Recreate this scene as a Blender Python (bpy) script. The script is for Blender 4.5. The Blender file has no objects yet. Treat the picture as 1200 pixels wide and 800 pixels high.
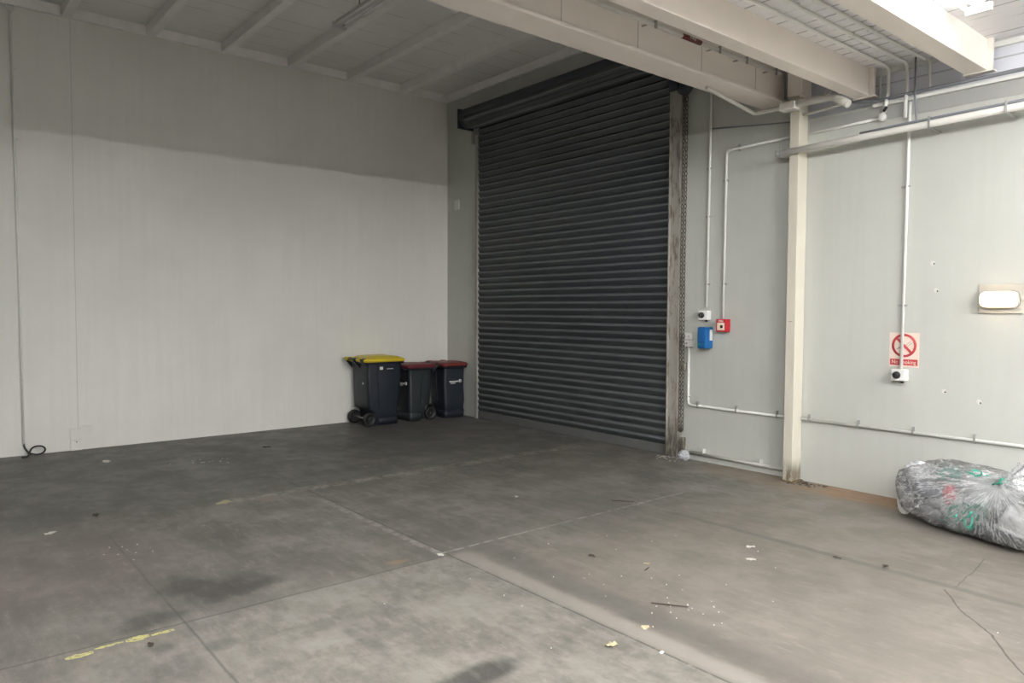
import bpy, bmesh, math, random
from mathutils import Vector, Matrix, noise
random.seed(7)
PI = math.pi
scn = bpy.context.scene
col = scn.collection

# ------------------------------------------------------------------ camera, world, exposure
cd = bpy.data.cameras.new('camera'); cam = bpy.data.objects.new('camera', cd); col.objects.link(cam)
cd.sensor_fit = 'HORIZONTAL'; cd.sensor_width = 36.0; cd.lens = 36.0 * 854.2 / 1200.0
yaw, pitch, roll = 0.8784876, 0.0428104, 0.0048404
fw = Vector((-math.sin(yaw)*math.cos(pitch), math.cos(yaw)*math.cos(pitch), -math.sin(pitch)))
rt = Vector((math.cos(yaw), math.sin(yaw), 0)); up = rt.cross(fw)
r2 = rt*math.cos(roll) + up*math.sin(roll); u2 = up*math.cos(roll) - rt*math.sin(roll)
M = Matrix((r2, u2, -fw)).transposed().to_4x4(); M.translation = Vector((10.0163, -6.9091, 1.7))
cam.matrix_world = M
cd.clip_start = 0.05; cd.clip_end = 100
scn.camera = cam
w = bpy.data.worlds.new('world'); scn.world = w; w.use_nodes = True
w.node_tree.nodes['Background'].inputs[0].default_value = (0.8, 0.87, 1, 1)
w.node_tree.nodes['Background'].inputs[1].default_value = 0.05
vs = scn.view_settings
vs.view_transform = 'Standard'; vs.look = 'None'; vs.gamma = 1; vs.use_curve_mapping = False
vs.exposure = 2.5
TUBE_LOW = 48.0      # emission of the bare tubes hung level with the beam bottoms
CROSS_FILL = 73.0     # emission of unseen battens added across the beams to grade the left wall
BAY_FILL = 8.0      # emission of the unseen batten added between two beams to brighten the soffit
TUBE_SOFFIT = 2.0   # emission of the twin batten on the soffit
BULKHEAD = 1.35      # wall bulkhead lamp

# ------------------------------------------------------------------ materials
class NT:
    """small helper around a material node tree"""
    def __init__(s, name):
        s.m = bpy.data.materials.new(name); s.m.use_nodes = True
        s.t = s.m.node_tree; s.b = s.t.nodes['Principled BSDF']; s.out = s.t.nodes['Material Output']
    def n(s, typ, **k):
        x = s.t.nodes.new(typ)
        for a, v in k.items(): setattr(x, a, v)
        return x
    def put(s, sock, v):
        if isinstance(v, bpy.types.NodeSocket): s.t.links.new(v, sock)
        else: sock.default_value = v
    def ma(s, op, a, b=0.0, c=0.0, clamp=False):
        x = s.n('ShaderNodeMath', operation=op); x.use_clamp = clamp
        s.put(x.inputs[0], a); s.put(x.inputs[1], b); s.put(x.inputs[2], c)
        return x.outputs[0]
    def coord(s):
        return s.n('ShaderNodeTexCoord').outputs['Object']
    def xyz(s, v):
        x = s.n('ShaderNodeSeparateXYZ'); s.put(x.inputs[0], v); return x.outputs
    def mapping(s, v, scale=(1, 1, 1), loc=(0, 0, 0)):
        x = s.n('ShaderNodeMapping'); s.put(x.inputs[0], v); x.inputs['Scale'].default_value = scale
        x.inputs['Location'].default_value = loc; return x.outputs[0]
    def noise(s, v, scale, detail=4, rough=0.55):
        x = s.n('ShaderNodeTexNoise'); s.put(x.inputs['Vector'], v); x.inputs['Scale'].default_value = scale
        x.inputs['Detail'].default_value = detail; x.inputs['Roughness'].default_value = rough
        return x.outputs['Fac']
    def ss(s, v, a, b, lo=0.0, hi=1.0):
        x = s.n('ShaderNodeMapRange', interpolation_type='SMOOTHSTEP'); s.put(x.inputs[0], v)
        x.inputs[1].default_value = a; x.inputs[2].default_value = b
        x.inputs[3].default_value = lo; x.inputs[4].default_value = hi
        return x.outputs[0]
    def mix(s, f, a, b):
        x = s.n('ShaderNodeMix', data_type='RGBA')
        s.put(x.inputs[0], f)
        for i, v in ((6, a), (7, b)):
            s.put(x.inputs[i], v if isinstance(v, bpy.types.NodeSocket) else (*v[:3], 1))
        return x.outputs[2]
    def bump(s, h, strength=0.2, dist=0.01):
        x = s.n('ShaderNodeBump'); s.put(x.inputs['Height'], h)
        x.inputs['Strength'].default_value = strength; x.inputs['Distance'].default_value = dist
        s.t.links.new(x.outputs[0], s.b.inputs['Normal'])
    def base(s, c): s.put(s.b.inputs['Base Color'], c if isinstance(c, bpy.types.NodeSocket) else (*c[:3], 1))
    def rough(s, v): s.put(s.b.inputs['Roughness'], v)

def simple(name, c, rough=0.5, metal=0.0, var=0.12, scale=6.0, bump=0.0, dirt=None, dirt_th=0.62):
    t = NT(name); v = t.coord()
    n1 = t.noise(v, scale, 5)
    cc = t.mix(n1, [x*(1-var) for x in c], [min(1, x*(1+var)) for x in c])
    if dirt:
        n2 = t.noise(v, scale*2.3, 6, 0.65)
        cc = t.mix(t.ss(n2, dirt_th, dirt_th+0.12), cc, dirt)
    t.base(cc); t.rough(rough); t.b.inputs['Metallic'].default_value = metal
    if bump: t.bump(t.noise(v, scale*5, 4), bump, 0.004)
    return t.m

def painted_wall(name, c, streak=(14, 14, 0.6), joints=None):
    t = NT(name); v = t.coord()
    a = t.noise(v, 0.7, 4); b = t.noise(t.mapping(v, streak), 1.0, 5)
    cc = t.mix(t.ss(a, 0.3, 0.7), [x*0.95 for x in c], [min(1, x*1.03) for x in c])
    cc = t.mix(t.ss(b, 0.35, 0.75, 0, 0.35), cc, [x*0.9 for x in c])
    sp = t.noise(v, 38, 2)
    cc = t.mix(t.ss(sp, 0.77, 0.8, 0, 0.5), cc, [x*0.55 for x in c])
    if joints:
        p = t.xyz(v)
        for ax, val, wd, st in joints:
            d = t.ma('ABSOLUTE', t.ma('SUBTRACT', p[ax], val))
            cc = t.mix(t.ss(d, wd*0.5, wd, st, 0.0), cc, [x*0.35 for x in c])
    t.base(cc); t.rough(0.62)
    t.bump(t.noise(v, 60, 3), 0.06, 0.003)
    return t.m

def concrete_floor():
    t = NT('worn_concrete'); v = t.coord(); p = t.xyz(v); X, Y = p[0], p[1]
    wn = t.n('ShaderNodeTexNoise'); t.put(wn.inputs['Vector'], v); wn.inputs['Scale'].default_value = 2.6; wn.inputs['Detail'].default_value = 6
    wx = t.xyz(wn.outputs['Color'])
    jx = t.ma('MULTIPLY', t.ma('SUBTRACT', wx[0], 0.5), 1.0); jy = t.ma('MULTIPLY', t.ma('SUBTRACT', wx[1], 0.5), 1.0)
    n1 = t.noise(v, 0.55, 5, 0.6); n2 = t.noise(v, 2.1, 8, 0.68); n3 = t.noise(v, 11, 7, 0.7)
    n4 = t.noise(t.mapping(v, (0.7, 4.0, 1)), 1.6, 6, 0.7)
    cc = t.mix(t.ss(n1, 0.3, 0.7), (0.135, 0.122, 0.106), (0.21, 0.196, 0.175))
    cc = t.mix(t.ss(n2, 0.36, 0.62, 0, 0.65), cc, (0.115, 0.107, 0.095))
    cc = t.mix(t.ss(n4, 0.45, 0.75, 0, 0.5), cc, (0.25, 0.235, 0.21))
    n5 = t.noise(t.mapping(v, (1.0, 2.6, 1)), 5.5, 8, 0.75)
    cc = t.mix(t.ss(n5, 0.50, 0.66, 0, 0.5), cc, (0.095, 0.088, 0.078))
    cc = t.mix(t.ss(n5, 0.34, 0.47, 0.45, 0), cc, (0.29, 0.272, 0.24))
    # slab panels poured apart have their own tone; far darkening includes painted light falloff
    nearslab = t.ma('MULTIPLY', t.ma('MULTIPLY', t.ss(X, 5.87, 5.93), t.ss(Y, -4.07, -4.03, 1, 0)), t.ss(Y, -6.0, -5.6, 0.45, 1.0))
    cc = t.mix(t.ma('MULTIPLY', nearslab, t.ss(t.ma('ADD', t.ma('MULTIPLY', n2, 0.45), t.ma('ADD', t.ma('MULTIPLY', n5, 0.25), t.ma('MULTIPLY', n3, 0.30))), 0.36, 0.62, 0.80, 0.10)), cc, (0.29, 0.275, 0.245))
    farfade = t.ss(X, 3.2, 3.9, 1, 0)
    cc = t.mix(t.ma('MULTIPLY', farfade, 0.5), cc, (0.088, 0.085, 0.078))  # darker towards the left wall, partly light falloff put into the colour
    brown = t.ma('MULTIPLY', t.ss(Y, -4.1, -3.6), t.ss(X, 5.8, 6.6))
    cc = t.mix(t.ma('MULTIPLY', brown, 0.35), cc, (0.235, 0.205, 0.17))
    def band(coord, c0, wd, lo=None, hi=None, other=None, jit=0.012, soft=1.0):
        j = jy if coord is Y else jx
        d = t.ma('ABSOLUTE', t.ma('ADD', t.ma('SUBTRACT', coord, c0), t.ma('MULTIPLY', j, jit)))
        m = t.ss(d, wd*0.4, wd*(0.6+soft), 1, 0)
        if other is not None:
            if lo is not None: m = t.ma('MULTIPLY', m, t.ss(other, lo-0.06, lo+0.06))
            if hi is not None: m = t.ma('MULTIPLY', m, t.ss(other, hi-0.06, hi+0.06, 1, 0))
        return m
    def over(m, c, f=1.0):
        nonlocal cc
        cc = t.mix(t.ma('MULTIPLY', m, f, clamp=True), cc, c)
    brk = t.ss(n3, 0.38, 0.6)
    # bands beside the joint that runs along x at y = -4.05
    over(band(Y, -3.97, 0.07, 5.9, None, X, 0.05), (0.33, 0.31, 0.275), 0.55)
    over(band(Y, -3.76, 0.10, 4.2, None, X, 0.10), (0.10, 0.095, 0.086), 0.55)
    over(t.ma('MULTIPLY', band(Y, -4.05, 0.007, 3.0, None, X, 0.02), t.ss(n3, 0.3, 0.5)), (0.045, 0.042, 0.04), 0.8)
    over(t.ma('MULTIPLY', band(Y, -4.09, 0.03, 3.9, 5.9, X, 0.05), brk), (0.36, 0.34, 0.30), 0.7)
    over(t.ma('MULTIPLY', band(X, 5.9, 0.009, None, -4.05, Y, 0.03), t.ss(n3, 0.25, 0.5, 0.4, 1)), (0.06, 0.056, 0.05), 0.65)
    over(t.ma('MULTIPLY', band(X, 5.83, 0.011, -4.1, -1.35, Y, 0.02), brk), (0.42, 0.40, 0.36), 0.8)
    over(band(Y, -5.79, 0.007, 3.9, None, X, 0.025), (0.06, 0.056, 0.053), 0.6)
    over(band(Y, -1.97, 0.035, 6.2, None, X, 0.03), (0.10, 0.092, 0.083), 0.7)
    # pale scuffed line where something was dragged
    over(t.ma('MULTIPLY', band(X, 3.52, 0.07, -4.8, -0.4, Y, 0.20), t.ss(n3, 0.40, 0.62)), (0.36, 0.325, 0.265), 0.75)
    over(t.ma('MULTIPLY', band(X, 3.05, 0.10, -3.2, -1.2, Y, 0.35), t.ss(n3, 0.5, 0.66)), (0.30, 0.275, 0.23), 0.5)
    # shrinkage crack
    def seg(x0, y0, x1, y1, wd):
        L = math.hypot(x1-x0, y1-y0); dx, dy = (x1-x0)/L, (y1-y0)/L
        px = t.ma('ADD', t.ma('SUBTRACT', X, x0), t.ma('MULTIPLY', jx, 0.10)); py = t.ma('ADD', t.ma('SUBTRACT', Y, y0), t.ma('MULTIPLY', jy, 0.10))
        al = t.ma('ADD', t.ma('MULTIPLY', px, dx), t.ma('MULTIPLY', py, dy))
        pe = t.ma('ABSOLUTE', t.ma('SUBTRACT', t.ma('MULTIPLY', px, dy), t.ma('MULTIPLY', py, dx)))
        m = t.ma('MULTIPLY', t.ss(pe, wd*0.4, wd, 1, 0), t.ma('MULTIPLY', t.ss(al, -0.02, 0.01), t.ss(al, L-0.01, L+0.02, 1, 0)))
        return m
    cr = [(8.31, -2.05), (8.43, -2.21), (8.63, -2.45), (8.72, -2.53), (8.88, -2.79), (9.1, -3.06), (9.4, -3.5)]
    for a, b in zip(cr, cr[1:]): over(seg(*a, *b, 0.008), (0.05, 0.04, 0.033), 0.9)
    cr = [(8.28, -1.23), (8.35, -1.64), (8.35, -1.95)]
    for a, b in zip(cr, cr[1:]): over(seg(*a, *b, 0.006), (0.07, 0.06, 0.05), 0.7)
    # stains
    def blob(x, y, rx, ry, c, f, jit=0.45):
        ax = t.ma('DIVIDE', t.ma('ADD', t.ma('SUBTRACT', X, x), t.ma('MULTIPLY', jx, jit)), rx)
        ay = t.ma('DIVIDE', t.ma('ADD', t.ma('SUBTRACT', Y, y), t.ma('MULTIPLY', jy, jit)), ry)
        r = t.ma('SQRT', t.ma('ADD', t.ma('MULTIPLY', ax, ax), t.ma('MULTIPLY', ay, ay)))
        over(t.ma('MULTIPLY', t.ss(r, 0.45, 1.25, 1, 0), t.ss(n5, 0.3, 0.6, 0.55, 1.1)), c, f)
    dk = (0.070, 0.066, 0.061)
    blob(5.42, -5.62, 0.28, 0.24, dk, 1.0); blob(5.52, -5.35, 0.17, 0.35, dk, 0.95); blob(5.74, -5.95, 0.13, 0.17, dk, 0.9)
    blob(5.62, -5.25, 0.10, 0.22, dk, 0.55); blob(4.6, -5.2, 0.5, 0.18, dk, 0.3)
    blob(7.36, -4.90, 0.10, 0.28, dk, 1.0, 0.2); blob(6.28, -5.72, 0.07, 0.09, dk, 0.5, 0.2); blob(6.42, -5.88, 0.16, 0.10, dk, 0.4)
    blob(6.15, -5.95, 0.05, 0.06, dk, 0.5, 0.1); blob(6.75, -5.15, 0.22, 0.05, dk, 0.45, 0.2)
    blob(1.2, -3.9, 0.7, 0.5, dk, 0.45); blob(2.0, -2.2, 1.2, 1.0, dk, 0.45, 0.9); blob(3.9, -2.2, 0.5, 0.7, dk, 0.3, 0.6); blob(5.2, -0.9, 0.5, 0.35, dk, 0.35)
    blob(6.6, -5.2, 0.22, 0.10, (0.42, 0.40, 0.37), 0.22, 1.2)
    blob(5.81, -4.40, 0.045, 0.085, (0.30, 0.19, 0.09), 0.55, 0.16)
    blob(3.62, -4.45, 0.10, 0.10, (0.27, 0.17, 0.12), 0.5, 0.3)
    blob(4.35, -6.3, 1.0, 0.9, (0.19, 0.155, 0.145), 0.45, 0.7)
    # bare timber packing strip worn into the slab along the back wall
    g = t.noise(t.mapping(v, (1.6, 15, 1)), 2.2, 7, 0.75)
    wood = t.mix(t.ss(g, 0.3, 0.7), (0.19, 0.084, 0.038), (0.52, 0.31, 0.175))
    edge = t.ma('ADD', Y, t.ma('MULTIPLY', jy, 0.10))
    m = t.ma('MULTIPLY', t.ss(edge, -0.40, -0.33), t.ss(t.ma('ADD', X, t.ma('MULTIPLY', jx, 0.6)), 6.25, 6.75))
    over(m, wood, 0.95)
    m = t.ma('MULTIPLY', t.ss(edge, -0.55, -0.38), t.ss(X, 4.9, 5.6))
    over(m, (0.25, 0.185, 0.125), 0.5)
    # specks of paint and grit
    sp = t.noise(v, 55, 2, 0.5)
    over(t.ss(sp, 0.77, 0.785), (0.55, 0.53, 0.48), 0.75)
    over(t.ss(t.noise(t.mapping(v, (1, 1, 1), (5, 3, 0)), 42, 2, 0.5), 0.75, 0.77), (0.04, 0.038, 0.035), 0.7)
    t.base(t.mix(0.08, cc, (0, 0, 0))); t.rough(t.ss(n2, 0.3, 0.7, 0.42, 0.62))
    t.b.inputs['Specular IOR Level'].default_value = 0.4
    t.bump(t.ma('ADD', t.ma('MULTIPLY', n3, 0.4), n2), 0.12, 0.006)
    return t.m

def boarded(name, c, axis, pitch, st, wd=0.006, dashed=True):
    """painted lining boards; joints across the given axis"""
    t = NT(name); v = t.coord(); p = t.xyz(v)
    q = t.ma('ABSOLUTE', t.ma('SUBTRACT', t.ma('FRACT', t.ma('DIVIDE', p[axis], pitch)), 0.5))
    m = t.ss(q, 0.5-wd/pitch*1.6, 0.5-wd/pitch*0.6)
    if dashed:
        sc = (0.8, 3, 1) if axis == 1 else (3, 0.8, 1)
        m = t.ma('MULTIPLY', m, t.ss(t.noise(t.mapping(v, sc), 1.7, 2), 0.38, 0.58))
    cc = t.mix(t.noise(v, 2.2, 5), [x*0.9 for x in c], [min(1, x*1.06) for x in c])
    cc = t.mix(t.ma('MULTIPLY', m, st), cc, [x*0.25 for x in c])
    t.base(cc); t.rough(0.6); return t.m

def wood_grain(name, a, b):
    t = NT(name); v = t.coord()
    t.base(t.mix(t.noise(t.mapping(v, (2, 20, 20)), 2, 5), a, b)); t.rough(0.8); return t.m

def dirty_steel(name, c, dirt, th=0.52, low=None):
    t = NT(name); v = t.coord(); p = t.xyz(v)
    n = t.noise(t.mapping(v, (9, 9, 2.2)), 2.2, 7, 0.7)
    cc = t.mix(t.ss(n, th, th+0.16), c, dirt)
    if low: cc = t.mix(t.ma('MULTIPLY', t.ss(p[2], low*0.3, low, 1, 0), t.ss(n, 0.3, 0.55)), cc, [x*0.5 for x in dirt])
    t.base(cc); t.rough(0.55); return t.m

def emit(name, c, strength):
    t = NT(name)
    e = t.n('ShaderNodeEmission'); e.inputs[0].default_value = (*c, 1); e.inputs[1].default_value = strength
    t.t.links.new(e.outputs[0], t.out.inputs[0]); return t.m

def film(name, tint, milk0, milk1, scale, streak=(1, 1, 1), knot=None):
    """thin clear plastic sheet: see-through, shiny, with whitish creases"""
    t = NT(name); v = t.coord()
    n = t.noise(t.mapping(v, streak), scale, 6, 0.7)
    if knot is not None:
        p = t.xyz(v); dx = t.ma('SUBTRACT', p[0], knot[0]); dz = t.ma('SUBTRACT', p[2], knot[2])
        ang = t.ma('ARCTAN2', dz, dx); rr = t.ma('SQRT', t.ma('ADD', t.ma('MULTIPLY', dx, dx), t.ma('MULTIPLY', dz, dz)))
        cx = t.n('ShaderNodeCombineXYZ'); t.put(cx.inputs[0], t.ma('MULTIPLY', ang, 6.0)); t.put(cx.inputs[1], t.ma('MULTIPLY', rr, 2.5)); t.put(cx.inputs[2], p[1])
        n = t.ma('ADD', t.ma('MULTIPLY', t.noise(cx.outputs[0], 1.6, 6, 0.65), 0.7), t.ma('MULTIPLY', n, 0.3))
    rid = t.ma('ABSOLUTE', t.ma('SUBTRACT', n, 0.5))
    crease = t.ss(rid, 0.0, 0.035, 1, 0)
    fac = t.ma('ADD', milk0, t.ma('MULTIPLY', crease, milk1), clamp=True)
    if knot is not None:
        vm = t.n('ShaderNodeVectorMath', operation='DISTANCE'); t.put(vm.inputs[0], v); vm.inputs[1].default_value = knot
        fac = t.ma('ADD', fac, t.ss(vm.outputs['Value'], 0.05, 0.30, 0.55, 0.0), clamp=True)
    tr = t.n('ShaderNodeBsdfTransparent'); tr.inputs[0].default_value = (*tint, 1)
    di = t.n('ShaderNodeBsdfDiffuse'); di.inputs[0].default_value = (0.93, 0.94, 0.95, 1)
    tl = t.n('ShaderNodeBsdfTranslucent'); tl.inputs[0].default_value = (0.93, 0.94, 0.95, 1)
    gl = t.n('ShaderNodeBsdfGlossy'); gl.inputs['Roughness'].default_value = 0.16
    b = t.n('ShaderNodeBump'); t.put(b.inputs['Height'], n); b.inputs['Strength'].default_value = 0.9; b.inputs['Distance'].default_value = 0.03
    t.t.links.new(b.outputs[0], gl.inputs['Normal']); t.t.links.new(b.outputs[0], di.inputs['Normal'])
    m0 = t.n('ShaderNodeMixShader'); m0.inputs[0].default_value = 0.4
    t.t.links.new(di.outputs[0], m0.inputs[1]); t.t.links.new(tl.outputs[0], m0.inputs[2])
    m1 = t.n('ShaderNodeMixShader'); t.put(m1.inputs[0], fac)
    t.t.links.new(tr.outputs[0], m1.inputs[1]); t.t.links.new(m0.outputs[0], m1.inputs[2])
    fr = t.n('ShaderNodeFresnel'); fr.inputs[0].default_value = 1.4; t.t.links.new(b.outputs[0], fr.inputs['Normal'])
    m2 = t.n('ShaderNodeMixShader'); t.put(m2.inputs[0], t.ma('ADD', fr.outputs[0], 0.04, clamp=True))
    t.t.links.new(m1.outputs[0], m2.inputs[1]); t.t.links.new(gl.outputs[0], m2.inputs[2])
    t.t.links.new(m2.outputs[0], t.out.inputs[0])
    return t.m

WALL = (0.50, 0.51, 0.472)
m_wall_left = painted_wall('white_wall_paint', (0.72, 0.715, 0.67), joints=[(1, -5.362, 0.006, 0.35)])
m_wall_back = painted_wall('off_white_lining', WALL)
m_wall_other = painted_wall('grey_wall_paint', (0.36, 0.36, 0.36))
m_block = boarded('grey_painted_blockwork', (0.74, 0.76, 0.82), 2, 0.2, 0.5, 0.006, False)
m_floor = concrete_floor()
m_ceil = boarded('grey_ceiling_boards', (0.77, 0.75, 0.74), 0, 0.33, 0.35, 0.008)
m_soffit = boarded('white_lining_boards', (0.86, 0.855, 0.87), 1, 0.15, 0.75, 0.008)
m_joist = simple('painted_joist', (0.82, 0.80, 0.79), 0.6)
m_beam = simple('cream_beam_paint', (0.86, 0.795, 0.73), 0.5, var=0.06, scale=3, dirt=(0.42, 0.37, 0.32), dirt_th=0.7)
m_pipe = simple('white_pipe_paint', (0.72, 0.70, 0.66), 0.4, var=0.05)
m_cond = simple('white_conduit', (0.74, 0.74, 0.71), 0.4, var=0.05)
m_gcond = simple('grey_conduit', (0.20, 0.21, 0.23), 0.45)
m_galv = simple('galvanised_steel', (0.35, 0.35, 0.34), 0.45, 0.4, scale=20)
m_black = simple('black_rubber', (0.012, 0.012, 0.012), 0.55)
m_white = simple('white_plastic', (0.74, 0.74, 0.72), 0.35, var=0.03)
m_grey = simple('grey_plastic', (0.42, 0.43, 0.43), 0.4, var=0.05)
m_colA = dirty_steel('cream_column_paint', (0.60, 0.57, 0.48), (0.34, 0.28, 0.20), 0.66, 0.25)
m_guide = dirty_steel('dirty_guide_steel', (0.36, 0.34, 0.30), (0.17, 0.145, 0.11), 0.5, 0.5)
def curtain_mat():
    t = NT('slate_shutter_steel'); v = t.coord(); p = t.xyz(v)
    n = t.noise(t.mapping(v, (1.2, 1, 14)), 2.0, 6, 0.65)
    cc = t.mix(n, (0.026, 0.031, 0.036), (0.040, 0.046, 0.052))
    dust = t.ma('MULTIPLY', t.ss(p[2], 0.2, 2.4, 1, 0), t.ss(t.noise(t.mapping(v, (0.8, 1, 5)), 2.0, 7, 0.7), 0.3, 0.7))
    cc = t.mix(t.ma('MULTIPLY', dust, 0.55), cc, (0.10, 0.10, 0.095))
    # a highlight band is painted into the colour along each slat crown
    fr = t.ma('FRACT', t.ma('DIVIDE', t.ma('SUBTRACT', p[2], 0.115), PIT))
    crown_highlight = t.ma('MULTIPLY', t.ss(fr, 0.50, 0.64), t.ss(fr, 0.84, 0.95, 1, 0))
    cc = t.mix(t.ma('MULTIPLY', crown_highlight, t.ss(n, 0.2, 0.6, 0.45, 1.0)), cc, (0.125, 0.135, 0.140))
    cc = t.mix(t.ss(t.noise(v, 5, 6, 0.7), 0.70, 0.76, 0, 0.5), cc, (0.16, 0.16, 0.15))
    t.base(cc); t.rough(0.42); return t.m
PIT = 0.0955         # slat pitch of the roller door
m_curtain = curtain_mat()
m_hood = simple('dark_navy_steel', (0.030, 0.036, 0.050), 0.45)
m_rail = simple('shutter_bottom_rail', (0.115, 0.115, 0.11), 0.55, dirt=(0.2, 0.19, 0.17))
m_bin = simple('dark_green_bin_plastic', (0.017, 0.023, 0.026), 0.42)
m_binb = simple('dark_navy_bin_plastic', (0.013, 0.018, 0.027), 0.42)
m_yellow = simple('yellow_lid_plastic', (0.62, 0.47, 0.02), 0.38, var=0.06)
m_red = simple('dull_red_lid_plastic', (0.15, 0.022, 0.028), 0.42, var=0.1)
m_red2 = simple('brick_red_lid_plastic', (0.17, 0.026, 0.022), 0.42, var=0.1)
m_blue = simple('blue_plastic', (0.006, 0.115, 0.34), 0.3, var=0.05)
m_callred = simple('red_plastic', (0.47, 0.014, 0.025), 0.35, var=0.04)
m_tube_off = simple('unlit_tube_glass', (0.80, 0.80, 0.78), 0.25, var=0.02)
m_fix = simple('grey_fitting_body', (0.5, 0.5, 0.5), 0.5)
m_fixw = simple('white_fitting_body', (0.78, 0.78, 0.76), 0.4)

# ------------------------------------------------------------------ mesh helpers
class MB:
    def __init__(s): s.bm = bmesh.new()
    def box(s, a, b, bev=0.0):
        x0, y0, z0 = a; x1, y1, z1 = b
        vs_ = [s.bm.verts.new(c) for c in ((x0,y0,z0),(x1,y0,z0),(x1,y1,z0),(x0,y1,z0),(x0,y0,z1),(x1,y0,z1),(x1,y1,z1),(x0,y1,z1))]
        fs = [s.bm.faces.new([vs_[i] for i in f]) for f in ((3,2,1,0),(4,5,6,7),(0,1,5,4),(1,2,6,5),(2,3,7,6),(3,0,4,7))]
        if bev:
            es = list({e for f in fs for e in f.edges})
            bmesh.ops.bevel(s.bm, geom=es, offset=bev, segments=2, profile=0.5, affect='EDGES')
        return s
    def loft(s, rings, cap=True, smooth=True):
        R = [[s.bm.verts.new(c) for c in r] for r in rings]
        n = len(R[0])
        for a, b in zip(R, R[1:]):
            for i in range(n):
                f = s.bm.faces.new((a[i], a[(i+1) % n], b[(i+1) % n], b[i])); f.smooth = smooth
        if cap:
            s.bm.faces.new(R[0][::-1]); s.bm.faces.new(R[-1])
        return s
    def tube(s, pts, r, n=10, fillet=0.0, cap=True):
        P = [Vector(p) for p in pts]
        if fillet:
            Q = [P[0]]
            for i in range(1, len(P)-1):
                a, b, c = P[i-1], P[i], P[i+1]
                d0, d1 = (a-b), (c-b); k = min(fillet, d0.length*0.45, d1.length*0.45)
                p0, p1 = b+d0.normalized()*k, b+d1.normalized()*k
                for j in range(6):
                    u = j/5; Q.append((p0*(1-u)+b*u)*(1-u)+(b*(1-u)+p1*u)*u)
            Q.append(P[-1]); P = Q
        rings = []; up_ = None
        for i, p in enumerate(P):
            d = (P[min(i+1, len(P)-1)]-P[max(i-1, 0)]).normalized()
            if up_ is None:
                up_ = Vector((0, 0, 1)) if abs(d.z) < 0.9 else Vector((1, 0, 0))
            x = d.cross(up_).normalized(); up_ = x.cross(d).normalized()
            rr = r[i] if isinstance(r, (list, tuple)) else r
            rings.append([p + x*(math.cos(2*PI*k/n)*rr) + up_*(math.sin(2*PI*k/n)*rr) for k in range(n)])
        return s.loft(rings, cap)
    def cyl(s, a, b, r, n=20): return s.tube([a, b], r, n)
    def lathe(s, prof, n=32, o=(0, 0, 0), axis='z', cap=True):
        rings = []
        for r, h in prof:
            ring = []
            for k in range(n):
                c, q = math.cos(2*PI*k/n)*r, math.sin(2*PI*k/n)*r
                v = {'z': (c, q, h), 'x': (h, c, q), 'y': (q, h, c)}[axis]
                ring.append((v[0]+o[0], v[1]+o[1], v[2]+o[2]))
            rings.append(ring)
        return s.loft(rings, cap)
    def grid(s, f, nu, nv, closed_u=False):
        V = [[s.bm.verts.new(f(i, j)) for j in range(nv)] for i in range(nu)]
        for i in range(nu if closed_u else nu-1):
            for j in range(nv-1):
                fc = s.bm.faces.new((V[i][j], V[(i+1) % nu][j], V[(i+1) % nu][j+1], V[i][j+1])); fc.smooth = True
        return s
    def poly(s, pts, th):
        """flat plate from an outline (list of 3-d points), thickened along th"""
        th = Vector(th); a = [s.bm.verts.new(p) for p in pts]; b = [s.bm.verts.new(Vector(p)+th) for p in pts]
        n = len(pts); s.bm.faces.new(a[::-1]); s.bm.faces.new(b)
        for i in range(n): s.bm.faces.new((a[i], a[(i+1) % n], b[(i+1) % n], b[i]))
        return s
    def build(s, name, m, parent=None, loc=None, rz=None):
        bmesh.ops.recalc_face_normals(s.bm, faces=s.bm.faces)
        me = bpy.data.meshes.new(name); s.bm.to_mesh(me); s.bm.free()
        me.materials.append(m)
        o = bpy.data.objects.new(name, me); col.objects.link(o)
        if parent: o.parent = parent
        if loc: o.location = loc
        if rz is not None: o.rotation_euler = (0, 0, rz)
        return o

def empty(name, loc=(0, 0, 0), rz=0.0):
    o = bpy.data.objects.new(name, None); o.empty_display_size = 0.1; col.objects.link(o)
    o.location = loc; o.rotation_euler = (0, 0, rz); return o
def tag(o, label, cat, group=None, kind=None):
    o['label'] = label; o['category'] = cat
    if group: o['group'] = group
    if kind: o['kind'] = kind
    return o
def struct(o, label=None, cat=None):
    o['kind'] = 'structure'
    if label: o['label'] = label
    if cat: o['category'] = cat
    return o
def plabel(o, s): o['label'] = s; return o
def text(name, body, size, m, parent, loc, rot, th=0.0008, align='CENTER', stretch=1.0):
    cu = bpy.data.curves.new(name, 'FONT'); cu.body = body; cu.size = size; cu.extrude = th
    cu.align_x = align; cu.align_y = 'CENTER'
    tmp = bpy.data.objects.new('text_source', cu); col.objects.link(tmp)
    dg = bpy.context.evaluated_depsgraph_get(); dg.update()
    me = bpy.data.meshes.new_from_object(tmp.evaluated_get(dg)); me.name = name
    bpy.data.objects.remove(tmp); bpy.data.curves.remove(cu)
    me.materials.clear(); me.materials.append(m)
    o = bpy.data.objects.new(name, me); col.objects.link(o)
    o.parent = parent; o.location = loc; o.rotation_euler = rot; o.scale = (stretch, 1, 1)
    return o

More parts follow.
